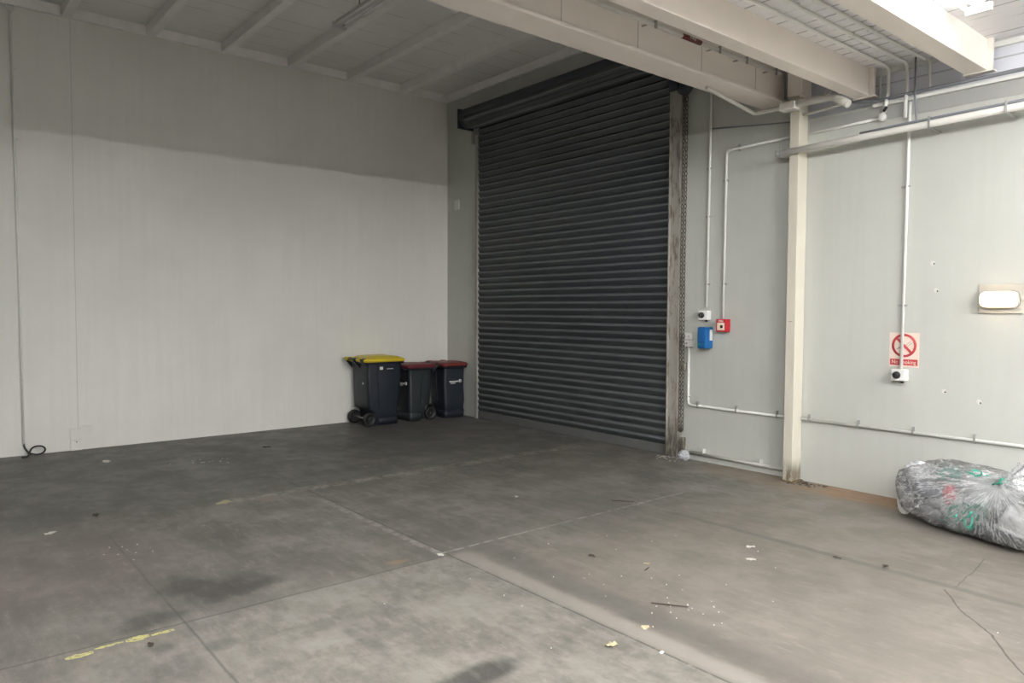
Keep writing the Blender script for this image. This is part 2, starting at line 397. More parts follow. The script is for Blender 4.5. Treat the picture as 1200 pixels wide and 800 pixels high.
# ------------------------------------------------------------------ the setting
XR, YF = 18.0, -14.0
struct(MB().box((-0.2, YF-0.2, -0.2), (XR+0.2, 0.3, 0)).build('floor', m_floor))
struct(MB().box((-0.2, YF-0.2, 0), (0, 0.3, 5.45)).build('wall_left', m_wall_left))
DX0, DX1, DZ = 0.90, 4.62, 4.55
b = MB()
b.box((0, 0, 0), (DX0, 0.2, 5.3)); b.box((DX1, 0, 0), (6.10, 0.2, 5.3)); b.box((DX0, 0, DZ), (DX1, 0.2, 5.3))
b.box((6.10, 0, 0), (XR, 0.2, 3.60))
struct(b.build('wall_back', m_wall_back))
struct(MB().box((6.10, 0.09, 3.60), (XR, 0.2, 4.4)).build('wall_back', m_block))
struct(MB().box((XR, YF-0.2, 0), (XR+0.2, 0.3, 4.4)).build('wall_right', painted_wall('white_far_wall_paint', (0.80, 0.80, 0.79))))
struct(MB().box((0, YF-0.2, 0), (XR, YF, 5.45)).build('wall_front', painted_wall('dark_wall_paint', (0.13, 0.13, 0.13))))
struct(MB().box((0, YF, 5.20), (6.05, 0.3, 5.35)).build('ceiling', m_ceil))
b = MB(); b.box((6.62, YF, 3.93), (XR, 0.12, 4.1)); b.box((5.97, YF, 4.16), (6.62, 0.12, 4.3)); b.box((6.60, YF, 4.08), (6.64, 0.12, 4.3))
struct(b.build('ceiling', m_soffit))
struct(MB().box((5.86, YF, 3.95), (5.95, 0.0, 5.25)).build('wall_bulkhead', m_beam))
# timber plate along the top of the left wall, cover strip in the corner over the door wall
struct(MB().box((0.0, YF, 5.085), (0.045, 0.0, 5.20)).build('trim_1', m_joist))
struct(MB().box((0.045, -0.05, 5.085), (5.86, 0.0, 5.20)).build('trim_2', m_joist))
# capping ledge where the lining stops short of the soffit
struct(MB().box((6.9, -0.035, 3.575), (XR, 0.09, 3.607), 0.004).build('trim_3', m_cond))
struct(MB().box((6.28, -0.006, 3.45), (XR, 0.0, 3.575)).build('trim_5', painted_wall('grey_fascia_board', (0.37, 0.37, 0.355))))
struct(MB().box((6.90, 0.05, 3.885), (XR, 0.09, 3.93)).build('trim_4', m_cond))
struct(MB().box((4.86, -0.006, 0.0), (6.13, 0.0, 0.045)).build('baseboard_back', m_wall_back))

# roof joists over the tall bay
ords = ['nearest the roller door wall', 'second from the roller door wall', 'third from the roller door wall', 'fourth from the roller door wall', 'fifth from the roller door wall', 'sixth from the roller door wall', 'seventh from the roller door wall']
for k in range(7):
    y = -0.88 - 0.905*k
    o = MB().box((0.045, y-0.05, 5.075), (5.86, y+0.05, 5.20), 0.004).build('roof_joist', m_joist)
    tag(o, 'grey roof joist over the tall bay, ' + ords[k], 'roof joist', 'roof joists over the tall bay')

# the three beams
t = tag(empty('edge_beam', (5.91, -3.5, 3.79)), 'wide cream edge beam between tall bay and low soffit, with jointed web', 'beam', 'cream ceiling beams')
MB().box((-0.14, YF+3.5, 0), (0.14, 3.48, 0.03), 0.004).build('flange', m_beam, t)
b = MB()
b.box((0.04, YF+3.5, 0.03), (0.10, 3.48, 0.37))
b.build('web', m_beam, t)
bj = MB()
for k in range(11): bj.box((0.1, 2.95-0.86*k, 0.03), (0.1016, 2.954-0.86*k, 0.30))
plabel(bj.build('web_joint', simple('joint_gap', (0.30, 0.27, 0.24), 0.7), t), 'thin vertical joints in the web')  # darker brown line at each web joint
for i, (x0, x1, lab) in enumerate(((6.745, 6.885, 'cream beam directly right of the wide edge beam, beside the three soffit conduits'),
                                   (7.668, 7.83, 'cream beam left of the lit twin tube batten, tinted blue by its light'))):
    t = tag(empty('soffit_beam', ((x0+x1)/2, -3.5, 3.68)), lab, 'beam', 'cream ceiling beams')
    h = (x1-x0)/2
    MB().box((-h, YF+3.5, 0), (h, 3.42, 0.25), 0.003).build('beam_body', m_beam, t)
    b = MB(); b.box((-h-0.01, 3.42, -0.012), (h+0.05, 3.50, 0.0)); b.box((h, 3.42, 0), (h+0.04, 3.46, 0.25))
    b.build('end_cleat', m_beam, t)

# column
t = tag(empty('steel_column', (6.215, -0.09, 0)), 'cream painted steel column standing against the back wall, chipped at foot', 'column')
b = MB()
b.box((-0.05, -0.085, 0.012), (0.05, 0.085, 3.8), 0.006)
b.build('shaft', m_colA, t)
MB().box((-0.075, -0.10, 3.8), (0.075, 0.088, 4.15), 0.004).build('head', m_beam, t)
MB().box((-0.07, -0.105, 0), (0.07, 0.088, 0.012), 0.003).build('base_plate', simple('rusty_plate', (0.16, 0.10, 0.06), 0.8), t)
MB().box((-0.022, -0.0865, 1.60), (0.020, -0.0850, 1.604)).build('seam', simple('seam_dark', (0.2, 0.17, 0.13), 0.8), t)

# ------------------------------------------------------------------ roller door
door = struct(empty('door_1', (2.75, 0, 0)), 'dark slate roller shutter door, closed, filling the back wall left half', 'roller door')
def slat_profile():
    pts = []
    z = 0.115
    while z < 4.46:
        for fy, fz in ((0.010, 0.0), (0.016, 0.10), (0.026, 0.30), (0.035, 0.50), (0.041, 0.66), (0.042, 0.72), (0.038, 0.78), (0.026, 0.86), (0.014, 0.92), (0.009, 0.94)):
            pts.append((-fy, z + PIT*fz))
        pts.append((-0.007, z+PIT*0.985))
        z += PIT
    # the last slats wrap forward and up round the drum
    zc, yc, r = 4.66, -0.16, 0.15
    prev = pts[-1]
    for k in range(4):
        a0 = k*0.56
        for j in range(8):
            u = j/7; a = a0 + 0.50*u; rr = r + 0.004 + 0.026*math.sin(PI*u**0.7)
            # start of the wrap: bottom of the drum going to its front
            ang = -0.9 - a
            pts.append((yc + rr*math.cos(ang), zc + rr*math.sin(ang)))
        pts.append((yc + (r+0.002)*math.cos(-0.9-a0-0.53), zc + (r+0.002)*math.sin(-0.9-a0-0.53)))
    return pts
prof = slat_profile()
b = MB()
xs = (-1.865, 1.875)
b.grid(lambda i, j: (xs[i], prof[j][0], prof[j][1]), 2, len(prof))
for f in b.bm.faces: f.smooth = False
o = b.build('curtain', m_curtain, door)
sm = o.modifiers.new('thickness', 'SOLIDIFY'); sm.thickness = 0.002
MB().box((-1.86, -0.034, 0.004), (1.87, -0.004, 0.118), 0.006).build('bottom_rail', m_rail, door)
b = MB(); b.lathe([(0.0, -2.03), (0.11, -2.03), (0.15, -2.0), (0.15, 1.98), (0.11, 2.0), (0.0, 2.0)], 36, (0, -0.16, 4.66), 'x', False)
b.build('drum', m_hood, door)
b = MB(); b.box((-2.06, -0.30, 4.50), (-2.03, 0.0, 4.80), 0.008); b.build('end_bracket', m_hood, door)
b = MB(); b.box((2.00, -0.30, 4.30), (2.03, 0.0, 4.82), 0.008); b.box((1.87, -0.12, 4.22), (2.0, -0.02, 4.34), 0.006); b.build('end_bracket', m_hood, door)
b = MB(); b.box((-1.925, -0.055, 0), (-1.860, -0.002, 4.42), 0.003); b.box((-1.965, -0.10, 4.28), (-1.93, -0.002, 4.46), 0.004)
plabel(b.build('guide_rail', simple('grey_guide_steel', (0.33, 0.32, 0.29), 0.5), door), 'plain grey left guide rail')
b = MB(); b.box((1.868, -0.070, 0), (2.02, -0.002, 4.24), 0.003); b.box((1.868, -0.085, 0), (1.885, -0.002, 4.24)); b.box((2.005, -0.085, 0), (2.035, -0.002, 4.24), 0.002)
plabel(b.build('guide_rail', m_guide, door), 'rust-stained right guide rail')
b = MB()
def link(bm_, c, dirv, side, L=0.058, W=0.030, r=0.0048):
    pts = []
    for k in range(11):
        a = 2*PI*k/10
        pts.append(Vector(c) + dirv*(math.sin(a)*L*0.5) + side*(math.cos(a)*W*0.5))
    bm_.tube(pts, r, 5, cap=False)
for sx in (2.058, 2.098):
    for k in range(84):
        z = 0.36 + k*0.046
        x = sx + 0.004*math.sin(z*2.1)
        side = Vector((1, 0, 0)) if k % 2 else Vector((0, 1, 0))
        link(b, (x, -0.075, z), Vector((0, 0, 1)), side)
for k in range(7):
    a = PI + PI*k/6
    link(b, (2.078+0.021*math.cos(a), -0.075, 0.36+0.035*math.sin(a)), Vector((-math.sin(a), 0, math.cos(a))), Vector((0, 1, 0)) if k % 2 else Vector((math.cos(a), 0, math.sin(a))))
b.build('hoist_chain', simple('tarnished_chain', (0.10, 0.088, 0.07), 0.55, 0.2), door)
b = MB(); b.box((2.038, -0.06, 1.02), (2.10, -0.002, 1.10), 0.004); b.box((2.038, -0.05, 0.10), (2.10, -0.002, 0.24), 0.004); b.build('chain_keeper', m_guide, door)
b = MB(); b.lathe([(0.0, -0.02), (0.10, -0.02), (0.10, -0.008), (0.07, 0.0), (0.10, 0.008), (0.10, 0.02), (0.0, 0.02)], 24, (2.0715, -0.075, 4.24), 'y', False); b.build('chain_wheel', m_hood, door)

# ------------------------------------------------------------------ wheelie bins
def rrect(w_, y0, y1, z, r=0.05, n=5):
    pts = []
    hw = w_/2
    for cx, cy, a0 in ((hw-r, y1-r, 0), (-hw+r, y1-r, PI/2), (-hw+r, y0+r, PI), (hw-r, y0+r, 1.5*PI)):
        for k in range(n+1):
            a = a0 + PI/2*k/n
            pts.append((cx+math.cos(a)*r, cy+math.sin(a)*r, z))
    return pts
def wheelie_bin(loc, rz, W, D, H, WB, DB, wr, mbody, mlid, label, bulge, logo):
    """front faces +Y, handle and wheels at -Y"""
    t = tag(empty('wheelie_bin', loc, rz), label, 'wheelie bin', 'wheelie bins in the corner')
    zr = H-0.11
    b = MB()
    yb = -D/2
    # body: pocketed at the bottom rear for the wheels
    secs = [(0.012, WB-0.03, yb+0.19, yb+0.11+DB), (0.03, WB, yb+0.17, yb+0.12+DB), (wr*2+0.01, WB+0.01, yb+0.15, yb+0.135+DB),
            (wr*2+0.06, WB+0.02, yb+0.075, yb+0.14+DB), (zr*0.6, (WB+W-0.08)/2+0.01, yb+0.06, D/2-0.045), (zr-0.02, W-0.075, yb+0.05, D/2-0.03), (zr, W-0.07, yb+0.05, D/2-0.03)]
    b.loft([rrect(w_, y0, y1, z, 0.045) for z, w_, y0, y1 in secs])
    b.build('body', mbody, t)
    # rim flange
    b = MB()
    b.loft([rrect(W-0.06, yb+0.045, D/2-0.025, zr-0.03), rrect(W, yb+0.01, D/2, zr-0.035), rrect(W, yb+0.01, D/2, zr+0.02), rrect(W-0.03, yb+0.02, D/2-0.012, zr+0.025)])
    b.box((-W/2+0.08, D/2-0.01, zr-0.035), (W/2-0.08, D/2+0.028, zr-0.012), 0.006)
    b.build('rim', mbody, t)
    # corner ribs on the sides and a panel on the front
    for s_ in (-1, 1):
        b = MB()
        b.loft([[(s_*(WB/2+0.004), yb+0.25, wr*2+0.06), (s_*(WB/2+0.022), yb+0.25, wr*2+0.06), (s_*(WB/2+0.022), yb+0.275, wr*2+0.06), (s_*(WB/2+0.004), yb+0.275, wr*2+0.06)],
                [(s_*((W-0.075)/2-0.01), yb+0.20, zr-0.04), (s_*((W-0.075)/2+0.008), yb+0.20, zr-0.04), (s_*((W-0.075)/2+0.008), yb+0.225, zr-0.04), (s_*((W-0.075)/2-0.01), yb+0.225, zr-0.04)]], smooth=False)
        b.build('rib', mbody, t)
    # foot skirt at the front
    b = MB(); b.loft([rrect(WB+0.012, yb+0.24, yb+0.13+DB, 0.0, 0.04), rrect(WB+0.016, yb+0.23, yb+0.137+DB, 0.12, 0.04)]); b.build('foot', mbody, t)
    # handle bar with brackets
    b = MB()
    hz = zr+0.035
    b.tube([(-W/2+0.05, yb-0.06, hz), (W/2-0.05, yb-0.06, hz)], 0.016, 10)
    for x in (-W/2+0.05, 0.0, W/2-0.05):
        b.poly([(x-0.012, yb-0.075, hz+0.012), (x-0.012, yb+0.03, hz+0.02), (x-0.012, yb+0.05, zr-0.11), (x-0.012, yb-0.06, hz-0.02)], (0.024, 0, 0))
    b.build('handle', mbody, t)
    # lid, domed with a turned-down lip
    b = MB()
    z0 = zr+0.022
    b.loft([rrect(W+0.006, yb-0.015, D/2+0.012, z0-0.028, 0.055), rrect(W+0.012, yb-0.018, D/2+0.016, z0+0.006, 0.055), rrect(W-0.01, yb+0.0, D/2-0.005, z0+0.022, 0.05),
            rrect(W-0.05, yb+0.07, D/2-0.04, z0+0.028, 0.05), rrect(W-0.09, yb+0.10, D/2-0.08, z0+0.028+bulge*0.7, 0.06), rrect(W-0.17, yb+0.16, D/2-0.15, z0+0.03+bulge, 0.07)])
    for x in (-W/2+0.10, W/2-0.10):
        b.cyl((x-0.05, yb-0.06, hz), (x+0.05, yb-0.06, hz), 0.024, 12)
        b.box((x-0.045, yb-0.06, z0), (x+0.045, yb+0.03, z0+0.02), 0.004)
    b.build('lid', mlid, t)
    # wheels and axle
    b = MB(); b.cyl((-WB/2-0.01, yb+0.085, wr), (WB/2+0.01, yb+0.085, wr), 0.012, 10); b.build('axle', m_galv, t)
    for s_ in (-1, 1):
        x = s_*(WB/2+0.012)
        wob = MB().lathe([(0.0, -0.012), (wr*0.28, -0.018), (wr*0.62, -0.010), (wr*0.70, -0.027), (wr*0.93, -0.027), (wr, -0.018), (wr, 0.018), (wr*0.93, 0.027), (wr*0.70, 0.027), (wr*0.62, 0.010), (wr*0.28, 0.018), (0.0, 0.012)], 28, (x, yb+0.085, wr), 'x', False).build('wheel', m_black, t)
        MB().lathe([(0.0, -0.024), (wr*0.26, -0.024), (wr*0.26, 0.024), (0.0, 0.024)], 16, (x, yb+0.085, wr), 'x', False).build('hub_cap', m_bin, wob)
    # small printed mark, in the face plane
    kind, pts = logo
    b = MB()
    if kind == 'side':
        zc, yc = zr-0.10, 0.02; xs_ = (W-0.075)/2-0.003
        b.box((xs_, yc-0.10, zc-0.022), (xs_+0.004, yc-0.045, zc+0.022), 0.002); b.build('emblem', m_white, t); b = MB()
        for k in range(5): b.box((xs_, yc+0.02+0.022*k, zc-0.018), (xs_+0.004, yc+0.036+0.022*k, zc-0.006))
        b.build('printed_mark', m_white, t)
    elif kind == 'front':
        zc = zr-0.25
        slope = lambda z: (D/2-0.036) + (z-zr*0.6)/(zr*0.4)*0.012
        yf = slope(zc)-0.004
        for k in range(7): b.box((-0.06+0.024*k, yf, zc-0.010), (-0.042+0.024*k, yf+0.012, zc+0.010))
        for k in range(4): b.box((-0.01+0.024*k, yf-0.002, zc-0.034), (0.008+0.024*k, yf+0.010, zc-0.022))
        b.build('printed_mark', m_white, t)
        em = MB().lathe([(0.0, 0.0), (0.026, 0.0), (0.026, 0.012), (0.0, 0.012)], 20, (-0.10, yf, zc+0.004), 'y', False).build('emblem', m_white, t)
        MB().lathe([(0.0, 0.0), (0.009, 0.0), (0.009, 0.0135), (0.0, 0.0135)], 14, (-0.10, yf, zc+0.004), 'y', False).build('emblem_centre', m_binb, em)
    if pts:
        MB().lathe([(0.0, -0.003), (0.014, -0.003), (0.014, 0.003), (0.0, 0.003)], 14, pts, 'y', False).build('sticker', m_white, t)
    return t
wheelie_bin((0.34, -1.52, 0), 0.0, 0.56, 0.66, 1.05, 0.44, 0.44, 0.10, m_binb, m_yellow, 'large dark wheelie bin with yellow lid, leftmost against the left wall', 0.028, ('side', (0.10, -0.278, 0.62)))
wheelie_bin((0.35, -0.86, 0), PI, 0.47, 0.50, 0.93, 0.37, 0.32, 0.10, m_bin, m_red, 'small wheelie bin with dull red lid, middle one beside the yellow lidded bin', 0.010, ('front', None))
wheelie_bin((0.36, -0.255, 0), -PI/2, 0.47, 0.50, 0.93, 0.37, 0.34, 0.10, m_binb, m_red2, 'wheelie bin with brick red lid in the corner, nearest the roller door', 0.014, ('front', None))

# ------------------------------------------------------------------ fittings on the back wall
def saddle(parent, x, z, h=0.045):
    MB().box((x-0.007, -0.036, z-0.018), (x+0.007, 0.0, z+h), 0.002).build('saddle', m_galv, parent)
def conduit(name, label, pts, r, m, fillet=0.0, cat='conduit', group=None):
    o = tag(empty(name, pts[0]), label, cat, group)
    o0 = Vector(pts[0])
    MB().tube([Vector(p)-o0 for p in pts], r, 10, fillet).build('tube', m, o)
    return o
def clip(o, p, sz, m=None):
    c = Vector(p)-o.location
    MB().box((c.x-sz[0], c.y-sz[1], c.z-sz[2]), (c.x+sz[0], c.y+sz[1], c.z+sz[2]), 0.001).build('saddle', m or m_galv, o)

cA = conduit('conduit', 'white vertical conduit rising from the grey isolator above the blue box', [(5.118, -0.02, 1.74), (5.133, -0.02, 3.6), (5.137, -0.02, 4.08), (5.137, -0.02, 4.9)], 0.014, m_cond)
for z in (2.0, 2.75, 3.28): clip(cA, (5.12, -0.014, z), (0.03, 0.013, 0.008))
cB = conduit('conduit', 'white conduit rising from the red call point then turning right to column', [(5.335, -0.02, 1.60), (5.345, -0.02, 3.44), (6.12, -0.02, 3.455)], 0.014, m_cond, 0.05)
for z in (2.0, 3.12): clip(cB, (5.34, -0.014, z), (0.03, 0.013, 0.008))
clip(cB, (5.50, -0.014, 3.45), (0.008, 0.013, 0.035))
tag(MB().tube([(5.15, -0.012, 3.715), (5.6, -0.012, 3.66), (6.14, -0.012, 3.60)], 0.007, 8).build('cable', m_gcond), 'thin dark cable running right from the tall white conduit to the column head', 'cable')
cC = conduit('conduit', 'white conduit down from double switch, then low along wall to the column', [(4.885, -0.02, 1.30), (4.887, -0.02, 0.625), (6.15, -0.02, 0.625)], 0.014, m_cond, 0.05)
for x in (5.021, 5.52, 6.00): clip(cC, (x, -0.018, 0.64), (0.008, 0.017, 0.038))
clip(cC, (4.887, -0.014, 0.72), (0.03, 0.013, 0.008))
cD = conduit('conduit', 'low horizontal conduit on black saddles, right of column under the sign', [(6.27, -0.02, 0.625), (10.5, -0.02, 0.625)], 0.014, m_cond)
for k in range(9):
    x = 6.346 + 0.489*k
    clip(cD, (x, -0.018, 0.64), (0.008, 0.017, 0.038))
cE = conduit('conduit', 'short pipe along the wall base between roller door and column', [(4.93, -0.03, 0.085), (6.12, -0.03, 0.085)], 0.018, simple('grey_white_pipe', (0.50, 0.49, 0.45), 0.5))
for x in (5.112, 5.83): clip(cE, (x, -0.02, 0.105), (0.008, 0.019, 0.04), m_cond)

# isolator, blue box, call point, double switch
def isolator(x, z, label):
    t = tag(empty('isolator_switch', (x, 0, z)), label, 'switch', 'grey rotary isolators')
    MB().box((-0.062, -0.075, -0.052), (0.062, 0.0, 0.052), 0.008).build('housing', m_white, t)
    k = MB().lathe([(0.0, -0.105), (0.024, -0.105), (0.030, -0.095), (0.034, -0.075), (0.0, -0.075)], 24, (-0.012, 0, 0), 'y', False).build('knob', m_black, t)
    MB().box((-0.017, -0.114, -0.028), (-0.007, -0.104, 0.028), 0.002).build('grip', m_black, k)
    b = MB(); b.cyl((0.02, -0.03, -0.052), (0.02, -0.03, -0.072), 0.014, 12); b.build('gland', m_black, t)
    return t
isolator(5.105, 1.655, 'small white rotary isolator with black knob, directly above the blue box')
t = tag(empty('door_control_box', (5.143, 0, 1.405)), 'blue plastic control box right of the double switch by the roller door', 'control box')
MB().box((-0.057, -0.145, -0.12), (0.057, 0.0, 0.12), 0.016).build('housing', m_blue, t)
MB().box((-0.045, -0.147, -0.050), (0.045, -0.143, -0.045)).build('cover_seam', simple('dark_blue_gap', (0.004, 0.05, 0.16), 0.5), t)
MB().box((-0.045, -0.149, -0.085), (-0.010, -0.143, -0.062), 0.002).build('indicator', simple('green_indicator', (0.02, 0.22, 0.12), 0.4), t)
MB().box((0.0565, -0.07, -0.03), (0.059, -0.02, 0.09), 0.001).build('sticker', m_white, t)
t = tag(empty('fire_call_point', (5.352, 0, 1.545)), 'red fire call point box below the right hand white conduit', 'fire call point')
MB().box((-0.064, -0.085, -0.07), (0.064, 0.0, 0.07), 0.006).build('housing', m_callred, t)
MB().box((-0.046, -0.089, -0.052), (0.046, -0.083, 0.030), 0.002).build('glass_panel', simple('cream_panel', (0.74, 0.62, 0.50), 0.25), t)
MB().lathe([(0.0, -0.092), (0.018, -0.092), (0.018, -0.088), (0.0, -0.088)], 18, (0.01, 0, -0.012), 'y', False).build('button', m_black, t)
text('lettering', 'FIRE', 0.030, m_white, t, (0, -0.0855, 0.047), (PI/2, 0, 0), 0.001, 'CENTER', 1.2)
t = tag(empty('double_switch', (4.876, 0, 1.372)), 'white two gang switch between the hoist chain and the blue box', 'switch')
for dz, nm in ((0.040, 'upper'), (-0.040, 'lower')):
    g = MB().box((-0.066, -0.045, dz-0.037), (0.066, 0.0, dz+0.037), 0.004).build('switch_plate', m_white, t)
    b = MB()
    if nm == 'upper':
        for x in (-0.028, 0.022): MB().box((x-0.006, -0.050, dz-0.010), (x+0.006, -0.044, dz+0.012), 0.001).build('button', m_grey, g)
        b.bm.free()
    else:
        b.lathe([(0.0, -0.056), (0.010, -0.056), (0.012, -0.044), (0.0, -0.044)], 14, (0.0, 0, dz), 'y', False); b.build('button', m_galv, g)
MB().box((-0.02, -0.03, -0.095), (0.02, 0.0, -0.076), 0.003).build('gland', m_galv, t)

# no smoking sign, isolator under it, its conduit
t = tag(empty('no_smoking_sign', (7.222, 0, 1.36)), 'worn no smoking sign with red ring and red caption on right wall', 'sign')
m_paper = simple('worn_sign_face', (0.72, 0.60, 0.52), 0.5, var=0.08, scale=9, dirt=(0.30, 0.24, 0.15), dirt_th=0.66)
m_signred = simple('faded_sign_red', (0.46, 0.045, 0.05), 0.5, var=0.08, scale=12)
m_signblk = simple('sign_ink', (0.05, 0.045, 0.04), 0.6)
MB().box((-0.128, -0.004, -0.155), (0.128, 0.0, 0.155)).build('plate', m_paper, t)
b = MB(); b.lathe([(0.085, -0.0055), (0.106, -0.0055), (0.106, -0.004), (0.085, -0.004), (0.085, -0.0055)], 48, (0, 0, 0.040), 'y', False)
c45 = math.cos(PI/4)
def barpts(L, wd, cx, cz, ang, y):
    d = Vector((math.cos(ang), 0, math.sin(ang))); n_ = Vector((-d.z, 0, d.x)); c = Vector((cx, y, cz))
    return [c+d*L+n_*wd, c-d*L+n_*wd, c-d*L-n_*wd, c+d*L-n_*wd]
b.poly(barpts(0.092, 0.011, 0, 0.040, -PI/4, -0.004), (0, -0.0022, 0))
b.build('ring', m_signred, t)
b = MB()
b.poly(barpts(0.040, 0.0085, 0.032, 0.045, 0.75, -0.004), (0, -0.0012, 0))
b.build('cigarette', m_paper, t)
b = MB()
for off in (0.0085, -0.0085): b.poly(barpts(0.040, 0.0014, 0.032-0.68*off, 0.045+0.73*off, 0.75, -0.004), (0, -0.0016, 0))
for k in range(3): b.poly(barpts(0.022, 0.0016, -0.048+0.012*k, 0.012+0.016*k, 0.5+0.3*k, -0.004), (0, -0.0014, 0))
b.build('pictogram_line', m_signblk, t)
MB().box((-0.118, -0.0055, -0.138), (0.118, -0.004, -0.083), 0.0006).build('caption_bar', m_signred, t)
text('caption', 'No smoking', 0.048, m_paper, t, (0, -0.0058, -0.110), (PI/2, 0, 0), 0.0006, 'CENTER', 0.88)
isolator(7.205, 1.135, 'small white rotary isolator with black knob, directly below the no smoking sign')
cF = conduit('conduit', 'white vertical conduit dropping in front of the no smoking sign', [(7.210, -0.022, 1.19), (7.222, -0.022, 3.30), (7.224, -0.022, 3.56)], 0.014, m_cond)
for z in (1.76, 2.82): clip(cF, (7.205, -0.016, z), (0.034, 0.015, 0.008))

# bulkhead lamp
t = tag(empty('bulkhead_lamp', (7.965, 0, 1.808)), 'glowing oval bulkhead lamp on the right wall', 'wall lamp')
MB().box((-0.155, -0.02, -0.115), (0.17, 0.0, 0.125), 0.004).build('back_plate', simple('cream_plate', (0.50, 0.47, 0.41), 0.5), t)
b = MB(); b.loft([[(x, y, z) for x, z in ((0.143*math.copysign(abs(math.cos(a))**0.35, math.cos(a)), 0.073*math.copysign(abs(math.sin(a))**0.5, math.sin(a))) for a in [2*PI*k/40 for k in range(40)])] for y in (-0.02, -0.055)])
b.build('bezel', simple('bezel_grey', (0.24, 0.24, 0.23), 0.4), t)
rings = []
for y, s_ in ((-0.055, 1.0), (-0.085, 0.97), (-0.105, 0.86), (-0.115, 0.6)):
    rings.append([(0.132*s_*math.copysign(abs(math.cos(a))**0.35, math.cos(a)), y, 0.064*s_*math.copysign(abs(math.sin(a))**0.5, math.sin(a))) for a in [2*PI*k/40 for k in range(40)]])
plabel(MB().loft(rings).build('diffuser', emit('warm_lamp_glow', (1.0, 0.72, 0.42), BULKHEAD), t), 'glowing white diffuser')
MB().tube([(0.15, -0.03, 0), (0.6, -0.03, 0.0)], 0.011, 10).build('feed_conduit', m_cond, t)

# thick white pipe on brackets with a grey conduit on top
pw = tag(empty('wall_pipe', (6.07, -0.22, 3.262)), 'thick white pipe running right across the wall in front of the column', 'pipe')
b = MB(); b.tube([(0, 0, 0), (0.9, 0, 0.018), (4.4, 0, 0.085)], 0.030, 14); b.build('tube', m_pipe, pw)
MB().lathe([(0.0, -0.012), (0.033, -0.012), (0.033, 0.03), (0.0, 0.03)], 16, (0, 0, 0.0), 'x', False).build('end_cap', m_grey, pw)
for x in (0.04, 1.40, 1.96, 2.9, 3.7):
    b = MB(); z = 0.02*x; b.box((x-0.008, -0.034, z-0.042), (x+0.008, 0.22, z-0.030)); b.box((x-0.008, -0.036, z-0.042), (x+0.008, -0.030, z+0.058))
    b.build('bracket', m_galv, pw)
pg = conduit('conduit', 'dark grey conduit lying on top of the thick white wall pipe', [(6.88, -0.222, 3.315), (7.2, -0.215, 3.328), (10.4, -0.215, 3.388)], 0.012, m_gcond)
# white trunk line and dark pipe along the capping
conduit('conduit', 'dark grey pipe running along the white capping ledge below the soffit', [(6.62, -0.06, 3.70), (6.78, -0.05, 3.645), (6.95, -0.045, 3.625), (7.4, -0.045, 3.632), (10.4, -0.045, 3.632)], 0.016, m_gcond, 0.05)
# three conduits on the soffit, bending down the wall
S = 3.908
c1 = conduit('conduit', 'left one of three white conduits on the soffit, ending at a tee box', [(7.03, -9, S), (7.03, -0.02, S), (7.03, -0.02, 3.66), (7.03, -0.055, 3.60), (7.0, -0.03, 3.49)], 0.016, m_cond, 0.07, group='conduits on the soffit')
c2 = conduit('conduit', 'middle one of three white conduits on the soffit, dropping past the ledge', [(7.185, -9, S), (7.185, -0.02, S), (7.195, -0.02, 3.66), (7.20, -0.055, 3.60), (7.20, -0.055, 3.42)], 0.016, m_cond, 0.07, group='conduits on the soffit')
c3 = conduit('conduit', 'right one of three white conduits on the soffit, dropping to the ledge', [(7.33, -9, S), (7.33, -0.01, S), (7.37, -0.01, S-0.02), (7.375, -0.01, 3.65)], 0.013, m_cond, 0.05, group='conduits on the soffit')
for c, x in ((c1, 7.03), (c2, 7.185), (c3, 7.33)):
    for y in (-1.05, -1.9, -2.7): clip(c, (x, y, S+0.004), (0.024, 0.008, 0.013), m_cond)
tag(MB().tube([(7.275, -0.06, 3.93), (7.277, -0.062, 3.6), (7.35, -0.20, 3.34)], 0.008, 8).build('cable', m_gcond), 'thin black cable hanging from the soffit down to the white wall pipe', 'cable')
t = tag(empty('tee_box', (6.99, -0.03, 3.47)), 'small white conduit tee box below the capping ledge', 'junction box')
MB().lathe([(0.0, -0.03), (0.036, -0.03), (0.036, 0.028), (0.0, 0.028)], 18, (0, 0, 0), 'y', False).build('housing', m_cond, t)
MB().cyl((0.02, -0.02, 0.05), (0.05, -0.04, 0.075), 0.014, 10).build('plug', m_black, t)
conduit('conduit', 'thin white conduit from the column top to the small tee box', [(6.29, -0.016, 3.452), (6.96, -0.016, 3.468)], 0.012, m_cond)
conduit('conduit', 'short white conduit on blockwork behind the second beam end', [(6.92, 0.065, 3.62), (6.92, 0.065, 3.88), (6.99, 0.065, 3.885)], 0.012, m_cond, 0.03)

# pipe under the edge beam, running round the column head
p1 = tag(empty('sprinkler_pipe', (5.76, -0.25, 3.70)), 'white pipe wrapping round the column head with a capped thick elbow', 'pipe')
b = MB(); b.tube([(0.12, -0.9, 0.07), (0.06, 0.0, 0.0), (0.30, 0.02, 0.0), (0.83, 0.03, -0.005)], 0.018, 12, 0.03); b.build('thin_run', m_pipe, p1)
b = MB(); b.tube([(0.40, 0.0, 0.01), (0.84, 0.0, -0.005), (0.90, -0.02, -0.02), (1.04, -0.04, -0.115)], 0.036, 14, 0.05); b.build('thick_run', m_pipe, p1)
b = MB(); b.lathe([(0.022, -0.008), (0.034, -0.008), (0.034, 0.008), (0.022, 0.008), (0.022, -0.008)], 18, (0.84, -0.03, 0.04), 'y', False); b.box((0.83, -0.02, 0.0), (0.85, -0.005, 0.04)); b.build('pipe_hanger', m_pipe, p1)
b = MB(); b.box((0.94, -0.05, 0.0), (0.96, -0.02, 0.075), 0.003); b.build('valve_lever', m_pipe, p1)
